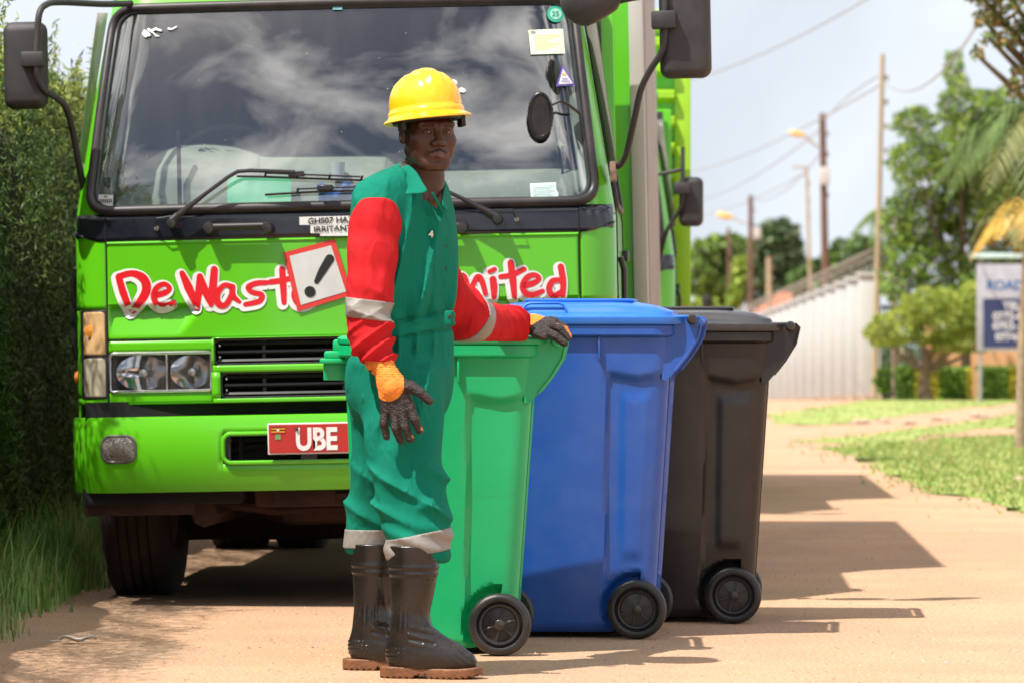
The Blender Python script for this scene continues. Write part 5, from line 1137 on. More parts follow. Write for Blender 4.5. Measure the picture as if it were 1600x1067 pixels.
# ------------------------------------------------------------------ distance-field modelling
def surface_nets(f, lo, hi, h, proj=2):
    lo = np.array(lo, float); hi = np.array(hi, float)
    n = np.maximum(4, np.ceil((hi - lo) / h).astype(int) + 1)
    ax = [lo[i] + h * np.arange(n[i]) for i in range(3)]
    G = np.stack(np.meshgrid(*ax, indexing='ij'), -1).reshape(-1, 3)
    V = np.concatenate([f(G[i:i + 400000]) for i in range(0, len(G), 400000)]).reshape(n)
    S = V < 0
    cs = [(a, b, c) for a in (0, 1) for b in (0, 1) for c in (0, 1)]
    sub = lambda A, o: A[o[0]:n[0] - 1 + o[0], o[1]:n[1] - 1 + o[1], o[2]:n[2] - 1 + o[2]]
    cnt = sum(sub(S, c).astype(int) for c in cs); act = (cnt > 0) & (cnt < 8)
    idx = -np.ones(act.shape, int); I = np.argwhere(act); idx[act] = np.arange(len(I))
    acc = np.zeros((len(I), 3)); num = np.zeros(len(I))
    for c in cs:
        for a in range(3):
            if c[a]: continue
            d = list(c); d[a] = 1
            v0 = V[I[:, 0] + c[0], I[:, 1] + c[1], I[:, 2] + c[2]]; v1 = V[I[:, 0] + d[0], I[:, 1] + d[1], I[:, 2] + d[2]]
            m = (v0 < 0) != (v1 < 0); t = np.where(m, v0 / np.where(m, v0 - v1, 1), 0)
            p = np.tile(np.array(c, float), (len(I), 1)); p[:, a] = t; acc[m] += p[m]; num[m] += 1
    P = lo + (I + acc / num[:, None]) * h
    Q = []
    for a in range(3):
        b, c = (a + 1) % 3, (a + 2) % 3
        sl0 = [slice(None)] * 3; sl1 = [slice(None)] * 3; sl0[a] = slice(0, n[a] - 1); sl1[a] = slice(1, n[a])
        s0, s1 = S[tuple(sl0)], S[tuple(sl1)]
        E = np.argwhere(s0 != s1); E = E[(E[:, b] > 0) & (E[:, c] > 0) & (E[:, b] < n[b] - 1) & (E[:, c] < n[c] - 1)]
        if not len(E): continue
        ins = s0[E[:, 0], E[:, 1], E[:, 2]]
        def g(db, dc):
            K = E.copy(); K[:, b] -= db; K[:, c] -= dc; return idx[K[:, 0], K[:, 1], K[:, 2]]
        q = np.stack([g(1, 1), g(0, 1), g(0, 0), g(1, 0)], 1); q[~ins] = q[~ins][:, ::-1]; Q.append(q)
    Q = np.concatenate(Q)
    for _ in range(proj):
        e = h * .3; v = f(P); g = np.stack([(f(P + np.eye(3)[i] * e) - f(P - np.eye(3)[i] * e)) / (2 * e) for i in range(3)], 1)
        g2 = (g * g).sum(1); st = (v / np.maximum(g2, .2))[:, None] * g; ln = np.linalg.norm(st, axis=1, keepdims=True)
        P = P - st * np.minimum(1, h * .6 / np.maximum(ln, 1e-9))
    return P, Q
def smin(a, b, k): h = np.clip(.5 + .5 * (b - a) / k, 0, 1); return b * (1 - h) + a * h - k * h * (1 - h)
def smax(a, b, k): return -smin(-a, -b, k)
def seg(P, a, b, ra, rb):
    a = np.array(a, float); b = np.array(b, float); ab = b - a; t = np.clip(((P - a) @ ab) / max(1e-9, ab @ ab), 0, 1)
    return np.linalg.norm(P - a - t[:, None] * ab, axis=1) - (ra + (rb - ra) * t)
def ell(P, c, r, R=None):
    q = P - np.array(c, float)
    if R is not None: q = q @ R
    r = np.array(r, float); k = np.linalg.norm(q / r, axis=1); k2 = np.linalg.norm(q / (r * r), axis=1)
    return k * (k - 1) / np.maximum(k2, 1e-9)
def chain(P, pts, rs, k=.01):
    d = seg(P, pts[0], pts[1], rs[0], rs[1])
    for i in range(1, len(pts) - 1): d = smin(d, seg(P, pts[i], pts[i + 1], rs[i], rs[i + 1]), k)
    return d
def prof(z, tab):
    """smooth interpolation of rows (z, ...) sorted by z"""
    T = np.array(sorted(tab)); out = []
    u = np.interp(z, T[:, 0], np.arange(len(T))); i = np.clip(np.floor(u).astype(int), 0, len(T) - 2); t = u - i
    for c in range(1, T.shape[1]):
        y = T[:, c]; m = np.gradient(y)
        out.append((2 * t ** 3 - 3 * t ** 2 + 1) * y[i] + (t ** 3 - 2 * t ** 2 + t) * m[i] + (-2 * t ** 3 + 3 * t ** 2) * y[i + 1] + (t ** 3 - t ** 2) * m[i + 1])
    return out
def rotz(d): a = radians(d); return np.array([[cos(a), -sin(a), 0], [sin(a), cos(a), 0], [0, 0, 1]])
def sdf_obj(name, f, lo, hi, h, m, parent, matfn=None, off=(0, 0, 0), angle=0, proj=2):
    P, Q = surface_nets(f, lo, hi, h, proj)
    fm = matfn(P[Q].mean(1)) if matfn else None
    o = mkobj(name, P - np.array(off), Q, m, parent, True, fm, angle)
    return o
def wob(P, k, s=0):
    """cheap smooth pseudo-noise in -1..1"""
    x, y, z = P[:, 0] * k, P[:, 1] * k, P[:, 2] * k
    return (np.sin(x * 1.3 + 1.7 * np.sin(y * .9 + s) + s) + np.sin(y * 1.7 + 1.3 * np.sin(z * 1.1 + 2 * s)) + np.sin(z * 1.1 + 1.9 * np.sin(x * .7 + 3 * s) + 2.1)) / 3

def PX3(u, v, Y): s = F / Y; return ((u - 800) / s, Y, 1 - (v - 533.5) / s)
skin = mat('dark_skin', (.052, .0175, .0092), rough=.50, var=.06, vscale=30, bump=.08, bscale=350, spec=.5)
lipm = mat('lip_skin', (.088, .036, .030), rough=.38, var=.1)
hairm = mat('black_hair', (.010, .008, .007), rough=.8, var=.3, bump=.5, bscale=600)
def cloth(n, c, **k):
    m = mat(n, c, rough=.86, var=.07, vscale=9, bump=.16, bscale=700, spec=.15, sheen=0., crease=.9, **k); return m
CG = cloth('coverall_green', (.003, .165, .108)); CRD = cloth('sleeve_red', (.47, .014, .018)); BND = mat('reflective_grey', (.235, .215, .195), rough=.5, var=.12, vscale=25, bump=.2, bscale=90)
BOOT = mat('boot_rubber', (.014, .0115, .010), rough=.27, var=.3, vscale=8, bump=.06, bscale=200, dirt=(.12, .09, .065), damt=.14, dscale=7)
SOLE = mat('boot_sole_brown', (.17, .062, .022), rough=.5, var=.3, vscale=20, bump=.3, dirt=(.3, .2, .12), damt=.4)
GLO = mat('glove_orange', (.86, .27, .035), rough=.85, var=.1, vscale=60, bump=.4, bscale=900); GLB = mat('glove_black_latex', (.017, .016, .017), rough=.5, var=.6, vscale=60, bump=.8, bscale=190, dirt=(.42, .10, .02), damt=.13, dscale=75)

BASE = (-.27, 13.3, 0)
man = empty('person', BASE)
tag(man, 'man in green coverall with red sleeves and yellow hard hat, hand on the green bin', 'person')
A35 = rotz(-52)      # torso frame: local x = chest (front), local y = towards his left shoulder
def torso_prof():
    s = 516.5; z = lambda v: 1 - (v - 533.5) / s; x = lambda u: (u - 800) / s
    # z, cx, cy, half shoulder width, half depth
    return [(z(258), x(646), 13.31, .062, .060), (z(264), x(643), 13.31, .085, .068), (z(272), x(638), 13.30, .120, .078), (z(281), x(633), 13.30, .152, .088), (z(292), x(630), 13.30, .176, .097), (z(306), x(629), 13.30, .188, .104), (z(328), x(631), 13.30, .192, .113), (z(360), x(633), 13.30, .192, .122), (z(404), x(635), 13.30, .187, .126), (z(455), x(636), 13.30, .177, .124),
            (z(500), x(638), 13.30, .166, .114), (z(540), x(632), 13.30, .168, .126), (z(580), x(626), 13.31, .176, .145), (z(620), x(624), 13.32, .172, .140), (z(650), x(624), 13.32, .150, .120)]
TP = torso_prof()
FX = np.array([cos(radians(-38)), sin(radians(-38)), 0]); FY = np.array([-FX[1], FX[0], 0])   # chest direction, towards his left
def ellprof(P, tab, fx, fy):
    cx, cy, a, b = prof(P[:, 2], tab); dx = P[:, 0] - cx; dy = P[:, 1] - cy
    u = dx * fx[0] + dy * fx[1]; v = dx * fy[0] + dy * fy[1]
    k = (np.abs(u / b) ** 2.2 + np.abs(v / a) ** 2.2) ** (1 / 2.2)
    zz = [r[0] for r in tab]
    return smax((k - 1) * np.minimum(a, b), np.maximum(P[:, 2] - max(zz), min(zz) - P[:, 2]), .02)
def zz(v, Y): return 1 - (v - 533.5) * Y / F
def xx(u, Y): return (u - 800) * Y / F
def leg_tab(rows, Y0):
    return [(zz(v, Y), xx(u, Y), Y, a, b) for v, u, Y, a, b in rows]
NEAR = leg_tab([(575, 628, 13.24, 0.123, .12), (620, 630, 13.22, 0.125, .118), (670, 630, 13.19, 0.117, .11), (720, 634, 13.17, 0.115, .108), (765, 641, 13.15, 0.115, .105), (800, 647, 13.14, 0.109, .10), (835, 652, 13.13, 0.099, .098), (862, 654, 13.13, 0.096, .098), (880, 656, 13.13, 0.091, .095)], 13.2)
FAR = leg_tab([(575, 612, 13.38, .13, .12), (620, 611, 13.40, .132, .118), (670, 607, 13.42, .112, .11), (720, 600, 13.44, .096, .10), (765, 592, 13.45, .092, .098), (800, 585, 13.46, .088, .095), (835, 580, 13.46, .080, .09), (852, 578, 13.46, .077, .088), (864, 578, 13.46, .075, .086)], 13.4)
EX = np.array([1., 0, 0]); EY = np.array([0, 1., 0])
def legf(P, tab): return ellprof(P, tab, EY * -1, EX)
def cr(t, p=1.6): return 2.2 * ((1 - np.abs(np.sin(t * .5))) ** p - .28)
def coverall(P):
    t = ellprof(P, TP, FX, FY)
    x, y, z = P[:, 0], P[:, 1], P[:, 2]
    zb = zz(508, 13.3)
    zw = z - .20 * (x - xx(658, 13.2))
    # soft folds: long drapes rising from the belt towards the shoulder, breaks over the belt, stretch lines at the hip
    up = np.clip((z - zb) / .45, 0, 1)
    f = .0125 * cr(x * 62 - z * 24 + 1.6 * np.sin(z * 6 + x * 5) + .8) * np.clip((z - zb) * 14, 0, 1) * (1 - up) ** .6
    f += .005 * cr(x * 38 + z * 30 + 1.5 * wob(P, 6, 3.)) * np.exp(-((z - 1.36) / .07) ** 2)
    f += .005 * wob(P, 17, 1.3) * np.clip((zb + .38 - z) * 5, 0, 1)
    f += .0045 * np.sin(x * 95 + z * 10 + 1.6 * wob(P, 9, .4)) * np.exp(-((z - zb - .035) / .045) ** 2)
    f += .008 * cr(x * 120 + 3 + 1.5 * wob(P, 12, 1.)) * np.exp(-((z - zb + .06) / .04) ** 2)
    cx, cy, a, b = prof(z, TP); f = f * np.clip(1.25 - ((x - cx) * FY[0] + (y - cy) * FY[1]) / .10, 0, 1)
    belt = np.clip(1 - np.abs(zw - zb + .002) / .026, 0, 1); belt = belt * belt * (3 - 2 * belt)
    cin = np.exp(-((zw - zb) / .03) ** 2)
    t = t - f * (1 - .8 * belt) + .014 * cin - .013 * np.clip(belt * 3, 0, 1)
    # stitched edges of the belt
    for dz in (.024, -.028): t += .0035 * np.exp(-((zw - zb - dz) / .004) ** 2)
    # placket down the chest front
    cx, cy, a, b = prof(z, TP); v = (x - cx) * FY[0] + (y - cy) * FY[1]; u = (x - cx) * FX[0] + (y - cy) * FX[1]
    fr = (u > 0) * (z > zb + .02)
    t -= fr * .0035 * (np.abs(v + .005) < .02) 
    t += fr * .004 * np.exp(-((v + .027) / .0035) ** 2)
    t = smin(t, chain(P, [np.array(PX3(600, 318, 13.19)), np.array(PX3(588, 335, 13.165)), np.array(PX3(588, 380, 13.17))], [.060, .064, .05], .01), .035)
    n = legf(P, NEAR); r = legf(P, FAR)
    zk = zz(770, 13.15); zc = zz(850, 13.13)
    gn = .011 * cr((z - zk) * 60 + (x - xx(650, 13.15)) * 34 + 1.5 * wob(P, 8, .7)) * np.exp(-((z - zk) / .08) ** 2) + .007 * cr(x * 52 - z * 14 + 1.2 * wob(P, 7, 4.)) * np.exp(-((z - .83) / .12) ** 2)
    gn += .006 * np.sin(z * 95 + x * 40) * np.exp(-((z - zc - .02) / .05) ** 2) + .006 * wob(P, 15, 2.2) + .005 * np.sin(x * 60 - z * 24 + np.sin(z * 11))*np.exp(-((z - zz(690, 13.2)) / .12) ** 2)
    gr = .009 * cr(z * 46 + x * 34 + 1.2 * wob(P, 9, 1.9)) * np.exp(-((z - zk + .02) / .10) ** 2) + .005 * wob(P, 16, 4.2)
    d = smin(n - gn, r - gr, .022)
    d = smin(t, d, .05)
    # knee tuck and pocket hem
    kp = np.array(PX3(658, 778, 13.03)); q = np.linalg.norm(P - kp, axis=1); d += .014 * np.exp(-(q / .022) ** 2)
    kp = np.array(PX3(668, 792, 13.03)); q = np.linalg.norm((P - kp) / np.array([1.8, 1, .8]), axis=1); d -= .012 * np.exp(-(q / .026) ** 2)
    # hollow hems
    d = np.maximum(d, -smin(legf(P, [(a, b, c, e - .012, g - .012) for a, b, c, e, g in NEAR]), 9, .01) * (z < zz(862, 13.13)) - 9 * (z >= zz(862, 13.13))) if False else d
    # neck opening
    nk = seg(P, PX3(655, 288, 13.28), PX3(668, 240, 13.24), .062, .074)
    return smax(d, -nk, .008)
Z_ = lambda v: zz(v, 13.3)
cov = sdf_obj('coverall', coverall, (-.62, 12.98, zz(890, 13.13)), (-.05, 13.62, 1.56), .0062, CG, man, off=BASE)
# collar, made of two folded leaves
def leaf(pts, nm='collar'):
    q = MB(); q.grid([[Vector(PX3(*p)) - Vector(BASE) for p in row] for row in pts]); o = q.build(nm, CG, man, solid=.004, soff=0); 
    o.modifiers.new('s', 'SUBSURF').levels = 2; o.modifiers['s'].render_levels = 2; return o
leaf([[(612, 262, 13.30), (618, 256, 13.32), (628, 253, 13.33)], [(620, 272, 13.24), (630, 263, 13.22), (637, 256, 13.24)], [(640, 288, 13.17), (650, 276, 13.155), (652, 268, 13.17)], [(632, 303, 13.145), (650, 296, 13.12), (660, 286, 13.125)], [(630, 304, 13.14), (661, 303, 13.10), (672, 300, 13.10)]])
leaf([[(701, 293, 13.40), (697, 284, 13.36)], [(703, 312, 13.30), (692, 299, 13.25)], [(704, 330, 13.22), (690, 318, 13.16)], [(700, 333, 13.19), (690, 322, 13.15)]])
leaf([[(672, 300, 13.10), (676, 298, 13.10)], [(682, 318, 13.115), (686, 315, 13.115)], [(690, 334, 13.13), (694, 331, 13.13)]], 'front_facing')
# belt tab, buttons, number on the chest
q = MB(); tb = Vector(PX3(702, 497, 13.19)) - Vector(BASE); q.box(-.012, .014, -.012, .012, -.022, .022, .005, 2, Matrix.Translation(tb) @ Matrix.Rotation(radians(-30), 4, 'Z')); bt = q.build('belt_tab', CG, man)
q = MB(); q.lathe([(.0005, .004), (.0055, .003), (.006, 0), (.0005, 0)], 14, Matrix.Translation(tb + Vector((.001, -.013, .004))) @ Matrix.Rotation(pi / 2, 4, 'X')); q.build('button', mat('button_dark', (.06, .05, .045), rough=.4, metal=.5), bt)
def coverall_front(u, v):
    """first point of the coverall seen along y at a pixel position"""
    Ys = np.linspace(12.95, 13.4, 226); Q = np.array([PX3(u, v, Y) for Y in Ys]); d = coverall(Q); i = int(np.argmax(d < 0)); return Vector(Q[i])
q = MB(); V, Fc = text_mesh('4', .020, .04); p0 = coverall_front(672, 370); p1 = coverall_front(668, 370)
c_ = Vector((0, 0, 0)); dirx = (coverall_front(676, 366) - coverall_front(668, 366)).normalized()
nrm = dirx.cross(Vector((0, 0, 1))).normalized()
base_ = coverall_front(669.5, 371)
q.add([base_ + dirx * x + Vector((0, 0, 1)) * z + nrm * .006 - Vector(BASE) for x, y, z in V], Fc); q.build('chest_number', mat('number_white', (.7, .7, .66)), man, angle=0)
for v in (385, 420):
    p = coverall_front(697, v); q = MB(); q.lathe([(.0005, .003), (.0045, .002), (.005, -.004), (.0005, -.004)], 12, Matrix.Translation(p - Vector(BASE)) @ Matrix.Rotation(pi / 2, 4, 'X')); q.build('button', mat('button_dark', (.06, .05, .045)), man)

# sleeves
SR = [PX3(592, 322, 13.17), PX3(585, 350, 13.15), PX3(581, 400, 13.12), PX3(574, 455, 13.09), PX3(572, 490, 13.075), PX3(579, 525, 13.06), PX3(590, 566, 13.045)]
SRr = [.070, .074, .076, .069, .066, .064, .055]
def arm_param(P, pts):
    pts = [np.array(p) for p in pts]; best = None; acc = 0; L_ = [np.linalg.norm(pts[i + 1] - pts[i]) for i in range(len(pts) - 1)]
    D = np.full(len(P), 9.); T = np.zeros(len(P))
    for i in range(len(pts) - 1):
        ab = pts[i + 1] - pts[i]; t = ((P - pts[i]) @ ab) / (ab @ ab); tc_ = np.clip(t, 0, 1); d = np.linalg.norm(P - pts[i] - tc_[:, None] * ab, axis=1)
        m = d < D; D[m] = d[m]; T[m] = (acc + (t if i == len(pts) - 2 else tc_) * L_[i])[m]; acc += L_[i]
    return T, acc
def sleeveR(P):
    d = chain(P, SR, SRr, .02); T, tot = arm_param(P, SR); x, y, z = P.T
    w2 = np.exp(-((T - tot + .02) / .11) ** 2)
    d -= .0075 * cr(T * 120 + (x - SR[5][0]) * 50 + 1.8 * wob(P, 14, .3)) * w2 + .0026 * np.sin(x * 60 - z * 12 + 1.4 * wob(P, 7, 2.)) * (1 - w2)
    d -= .007 * cr(T * 70 - x * 30 + wob(P, 9, 2.)) * np.exp(-((T - .36) / .07) ** 2)
    d -= .0045 * wob(P, 16, 5.) + .004 * np.sin(x * 70 + z * 14 + 1.4 * np.sin(z * 9)) * np.exp(-((T - .12) / .12) ** 2)
    a = np.array(SR[-2]); b = np.array(SR[-1]); n = (b - a) / np.linalg.norm(b - a); n = n * .86 + np.array([-.30, 0, -.16]) * 1; n /= np.linalg.norm(n)
    c = (P - np.array(PX3(587, 568, 13.045))) @ n
    d = smax(d, c, .006)
    inner = chain(P, SR[5:], [.040, .038], .01)
    d = smax(d, -np.maximum(inner, -(c + .05)), .004)
    # shoulder seam
    c0 = np.array(PX3(587, 392, 13.13)); q = P - c0; q[:, 2] = np.maximum(q[:, 2], 0); q = np.abs(q / np.array([.086, .17, .158])); kk = (q ** 3.2).sum(1) ** (1 / 3.2)
    return smax(d, (kk - 1) * .088, .006)
slR = sdf_obj('sleeve', sleeveR, (-.63, 12.93, .84), (-.29, 13.32, 1.52), .005, CRD, man, off=BASE)
EL_ = [PX3(666, 322, 13.44), PX3(675, 400, 13.51), PX3(703, 468, 13.60), PX3(728, 497, 13.66), PX3(765, 509, 13.80), PX3(800, 508, 13.93), PX3(812, 507, 13.97)]
ELr = [.058, .062, .070, .078, .068, .050, .037]
def sleeveL(P):
    d = chain(P, EL_, ELr, .02); T, tot = arm_param(P, EL_); x, y, z = P.T
    w2 = np.exp(-((T - tot + .04) / .12) ** 2)
    d -= .008 * cr(T * 105 + (z - 1.05) * 66 + 1.7 * wob(P, 13, 1.)) * w2
    d -= .008 * cr(T * 60 + z * 40 + wob(P, 9, 2.)) * np.exp(-((T - .36) / .07) ** 2) + .004 * wob(P, 16, 7.)
    a = np.array(EL_[-2]); b = np.array(EL_[-1]); n = (b - a) / np.linalg.norm(b - a); c = (P - b) @ n
    d = smax(d, c, .006)
    # rests on the lid
    d = smax(d, -(z - 1.000) * 1.0, .012)
    inner = seg(P, EL_[-3], np.array(EL_[-1]) + n * .05, .05, .030); return smax(d, -np.maximum(inner, -(c + .04)), .004)
slL = sdf_obj('sleeve', sleeveL, (-.30, 13.38, .96), (.06, 14.08, 1.50), .005, CRD, man, off=BASE)
# reflective bands
def band(name, f, lo, hi, planes, h=.0045, parent=man):
    def g(P):
        d = f(P) - .0035
        for p, n in planes: n = np.array(n, float); n /= np.linalg.norm(n); d = smax(d, (P - np.array(p)) @ n, .0015)
        return d
    return sdf_obj(name, g, lo, hi, h, BND, parent, off=BASE)
pa, pb_ = np.array(PX3(570, 468, 13.09)), np.array(PX3(571, 499, 13.08)); dn = np.array([-.12, 0, -1.])
band('reflective_band', sleeveR, (-.62, 12.95, 1.02), (-.32, 13.30, 1.20), [(pa, -dn), (pb_, dn)])
ax_ = np.array(PX3(752, 490, 13.75)) - np.array(PX3(726, 500, 13.65)); ax_ = ax_ / np.linalg.norm(ax_); ax2 = ax_ + np.array([.0, -.1, -.62])
band('reflective_band', sleeveL, (-.25, 13.45, .96), (.02, 13.95, 1.20), [(np.array(PX3(726, 499, 13.65)), -ax2), (np.array(PX3(751, 499, 13.70)), ax2)])
band('reflective_band', coverall, (-.60, 13.30, .30), (-.345, 13.64, .52), [(PX3(570, 826, 13.46), (0, 0, 1)), (PX3(570, 855, 13.46), (0, 0, -1)), ((-.3, 13.29, .4), (0, -1, 0))])
band('reflective_band', coverall, (-.42, 12.96, .24), (-.12, 13.34, .52), [(PX3(603, 843, 13.13), (-.20, 0, 1)), (PX3(603, 874, 13.13), (.17, 0, -1)), ((-.3, 13.33, .4), (0, 1, 0)), ((xx(603, 13.13) - .004, 13.13, .4), (-1, .28, 0))])

# ---------------- head
HC = np.array(PX3(669, 208, 13.24)); HR = rotz(21) @ np.array([[1, 0, 0], [0, cos(.06), -sin(.06)], [0, sin(.06), cos(.06)]])   # local -y is the face
def headL(q):
    """head in its own frame: face towards -y"""
    q = q.copy(); q[:, 2] = np.where(q[:, 2] < 0, q[:, 2] * 1.10, q[:, 2]); ax = np.abs(q[:, 0]); m = np.stack([ax, q[:, 1], q[:, 2]], 1)
    d = ell(q, (0, .018, .040), (.073, .094, .086))
    d = smin(d, ell(q, (0, -.022, -.032), (.066, .070, .083)), .03)
    d = smin(d, ell(m, (.036, -.046, -.060), (.026, .026, .034)), .02)
    d = smin(d, seg(m, (.0, -.070, -.106), (.020, -.066, -.104), .019, .017), .024)      # chin
    d = smin(d, seg(m, (.050, .010, -.060), (.024, -.055, -.098), .017, .018), .03)       # jaw line
    d = smin(d, ell(m, (.042, -.054, -.022), (.024, .022, .020)), .03)                    # cheekbone
    d = smin(d, seg(m, (.010, -.084, .024), (.048, -.069, .026), .011, .011), .018)        # brow
    d = smax(d, -ell(m, (.0315, -.104, .005), (.020, .019, .012)), .014)                 # eye socket
    d = smin(d, ell(m, (.0315, -.0735, .003), (.0165, .0145, .0125)), .003)               # lids
    d = smin(d, seg(q, (0, -.088, .010), (0, -.104, -.026), .0085, .0125), .012)           # nose bridge
    d = smin(d, ell(q, (0, -.108, -.031), (.0135, .012, .0105)), .009)
    d = smin(d, ell(m, (.0155, -.098, -.034), (.0105, .013, .0095)), .007)
    d = smax(d, -ell(m, (.0085, -.106, -.0425), (.0050, .007, .0030)), .003)              # nostril
    d = smin(d, ell(q, (0, -.080, -.066), (.030, .018, .022)), .016)                      # muzzle
    d = smin(d, seg(m, (0, -.0985, -.0600), (.022, -.086, -.0645), .0062, .0030), .004)   # upper lip
    d = smin(d, seg(m, (0, -.0975, -.0735), (.019, -.086, -.0705), .0080, .0035), .005)   # lower lip
    d = smax(d, -seg(m, (0, -.1065, -.0665), (.024, -.093, -.0670), .0022, .0016), .002)    # mouth line
    d += .004 * np.exp(-(np.linalg.norm((m - np.array([0, -.086, -.087])) / np.array([2, 1, 1]), axis=1) / .010) ** 2)
    e = ell(m, (.0765, .014, -.008), (.010, .020, .032)); e = smax(e, -ell(m, (.087, .009, -.004), (.007, .011, .019)), .004); e = smin(e, ell(m, (.0775, .004, -.030), (.007, .008, .009)), .006)
    d = smin(d, e, .006)
    return d
NK = [HC + HR @ np.array([0, .022, -.05]), HC + HR @ np.array([0, .040, -.135]), np.array(PX3(653, 292, 13.29)), np.array(PX3(645, 330, 13.30))]
def bodyf(P):
    d = headL((P - HC) @ HR)
    n = chain(P, NK, [.056, .057, .066, .09], .03)
    # neck cords
    q = (P - HC) @ HR; m = np.stack([np.abs(q[:, 0]), q[:, 1], q[:, 2]], 1)
    n = smin(n, seg(m, (.046, .034, -.10), (.014, -.014, -.20), .012, .011), .02)
    d = smin(d, n, .022)
    t = ellprof(P, [(a, b, c, e - .022, g - .022) for a, b, c, e, g in TP], FX, FY)
    d = smin(d, t, .03)
    d = smin(d, legf(P, [(a, b, c, e * .62, g * .62) for a, b, c, e, g in NEAR]), .03); d = smin(d, legf(P, [(a, b, c, e * .66, g * .62) for a, b, c, e, g in FAR]), .03)
    d = smin(d, chain(P, SR, [.05, .05, .046, .040, .036, .034, .028], .02), .02)
    d = smin(d, chain(P, EL_, [.05, .05, .045, .04, .036, .03, .026], .02), .02)
    return d
def face_mats(c):
    q = (c - HC) @ HR; ax = np.abs(q[:, 0]); out = np.zeros(len(c), int)
    up = (((q[:, 0] / .0235) ** 2 + ((q[:, 2] + .0668) / .0125) ** 2) < 1) & (q[:, 1] < -.084); 
    mus = (np.abs(q[:, 2] + .0525 + .10 * ax * (ax > .012) * 2.0) < .0042) & (ax < .031) & (q[:, 1] < -.07) & (ax > .003)
    goat = (((q[:, 0] / .030) ** 2 + ((q[:, 2] + .119 - 4 * ax ** 2 * 2) / .011) ** 2) < 1) & (q[:, 1] < -.030)
    jaw = (q[:, 2] < -.110) & (q[:, 1] < -.01) & (q[:, 2] > -.135)
    brow = (np.abs(q[:, 2] - .0235 + .18 * np.maximum(0, ax - .034)) < .0032) & (ax > .014) & (ax < .050) & (q[:, 1] < -.06)
    hair = (q[:, 2] > .026 + .9 * np.maximum(0, -.035 - q[:, 1])) & (q[:, 1] > -.070) & (q[:, 2] > -.2) | ((q[:, 1] > .035) & (q[:, 2] > -.055)) | ((ax > .06) & (np.abs(q[:, 1] + .012) < .011) & (q[:, 2] > -.010))
    ear = (ax > .071) & (q[:, 1] > -.01) & (q[:, 2] < .03) & (np.abs(q[:, 1] - .012) < .03)
    out[hair & ~ear] = 2; out[goat | mus | brow] = 3; out[up] = 1
    return out
stub = mat('beard_stubble', (.022, .011, .008), rough=.75, var=.3, vscale=80, bump=.5, bscale=800)
hb = sdf_obj('body', lambda P: bodyf(P), (HC[0] - .11, HC[1] - .13, 1.36), (HC[0] + .11, HC[1] + .15, HC[2] + .14), .0025, [skin, lipm, hairm, stub], man, matfn=face_mats, off=BASE)
# eyes
ey = MB()
for s in (-1, 1):
    e = empty('eye', (0, 0, 0), (0, 0, 0), man); c = HC + HR @ np.array([s * .0315, -.0765, .0035]) - np.array(BASE)
    M_ = Matrix.Translation(c) @ Matrix(HR.tolist()).to_4x4()
    for nm, r_, y_, cc in (('eyeball', (.0120, .0123, .0046), 0, (.30, .23, .19)), ('iris', (.0046, .0020, .0040), -.0110, (.022, .010, .006))):
        q = MB(); bm = bmesh.new(); bmesh.ops.create_uvsphere(bm, u_segments=20, v_segments=12, radius=1); q.bm(bm, M_ @ Matrix.Translation((-.0038 if nm == 'iris' else 0, y_ * .97, 0)) @ Matrix.Diagonal((*r_, 1)))
        q.build(nm, mat(nm, cc, rough=.35, var=.1), e)

# ---------------- hard hat
hh = empty('hard_hat', (0, 0, 0), (0, 0, 0), man)
HATC = Vector(PX3(666, 170, 13.245)) - Vector(BASE)
Mh = Matrix.Translation(HATC) @ Matrix.Rotation(radians(24), 4, 'Z') @ Matrix.Rotation(radians(-5.0), 4, 'Y') @ Matrix.Rotation(radians(-4), 4, 'X')
YEL = mat('hard_hat_yellow', (.86, .50, .008), rough=.26, var=.03, vscale=5, coat=.25, spec=.5, bump=.03, bscale=90)
hm_ = MB(); P = []
for i in range(96):
    a = 2 * pi * i / 96; ca, sa = cos(a), sin(a)     # front is -y
    fr = max(0, -sa)
    row = []
    # dome profile t: 0 top .. 1 rim
    for t in [0, .06, .12, .2, .28, .36, .45, .54, .63, .72, .8, .87, .93, .97, 1.0]:
        ph = t * pi / 2; rx, ry = .107, .128; z = .112 * cos(ph) ** .80
        rr = sin(ph) ** .88
        x, y = rx * rr * ca, ry * rr * sa + .004
        # three crown ridges running fore and aft
        lat = x / .1
        rg = (math.exp(-((lat) / .24) ** 4) * .0100 + math.exp(-((abs(lat) - .46) / .11) ** 2) * .0030) * (1 if t < .5 else max(0, 1 - (t - .5) / .28)) * (.35 + .65 * min(1, abs(y) / .05 + .6))
        nv = Vector((ca * sin(ph) * .9, sa * sin(ph), cos(ph))).normalized()
        v = Vector((x, y, z)) + nv * rg
        row.append(v)
    # step band then brim
    ex, ey_ = .107, .128
    def rim(dr, z): return Vector(((ex + dr) * ca, (ey_ + dr) * sa + .004, z))
    pk = .026 * fr ** 2.2; br = .010 + pk + .004 * (1 - fr)
    row += [rim(.0045, -.004), rim(.0055, -.012), rim(.006, -.020), rim(.006 + br * .5, -.026 - pk * .05), rim(.006 + br, -.030 - pk * .16), rim(.007 + br, -.035 - pk * .18), rim(.004 + br, -.037 - pk * .18), rim(.001 + br * .4, -.034), rim(-.003, -.030), rim(-.006, 0.0)]
    P.append(row)
hm_.grid(P, closed_u=True); V2 = [Mh @ Vector(v) for v in hm_.V]; hm_.V = [tuple(v) for v in V2]
hm_.build('shell', YEL, hh, angle=55)
sb = MB(); sb.tube([Mh @ Vector((.094 * cos(a), .112 * sin(a) + .004, -.034)) for a in np.linspace(0, 2 * pi, 49)[:-1]], .009, 8, closed=True)
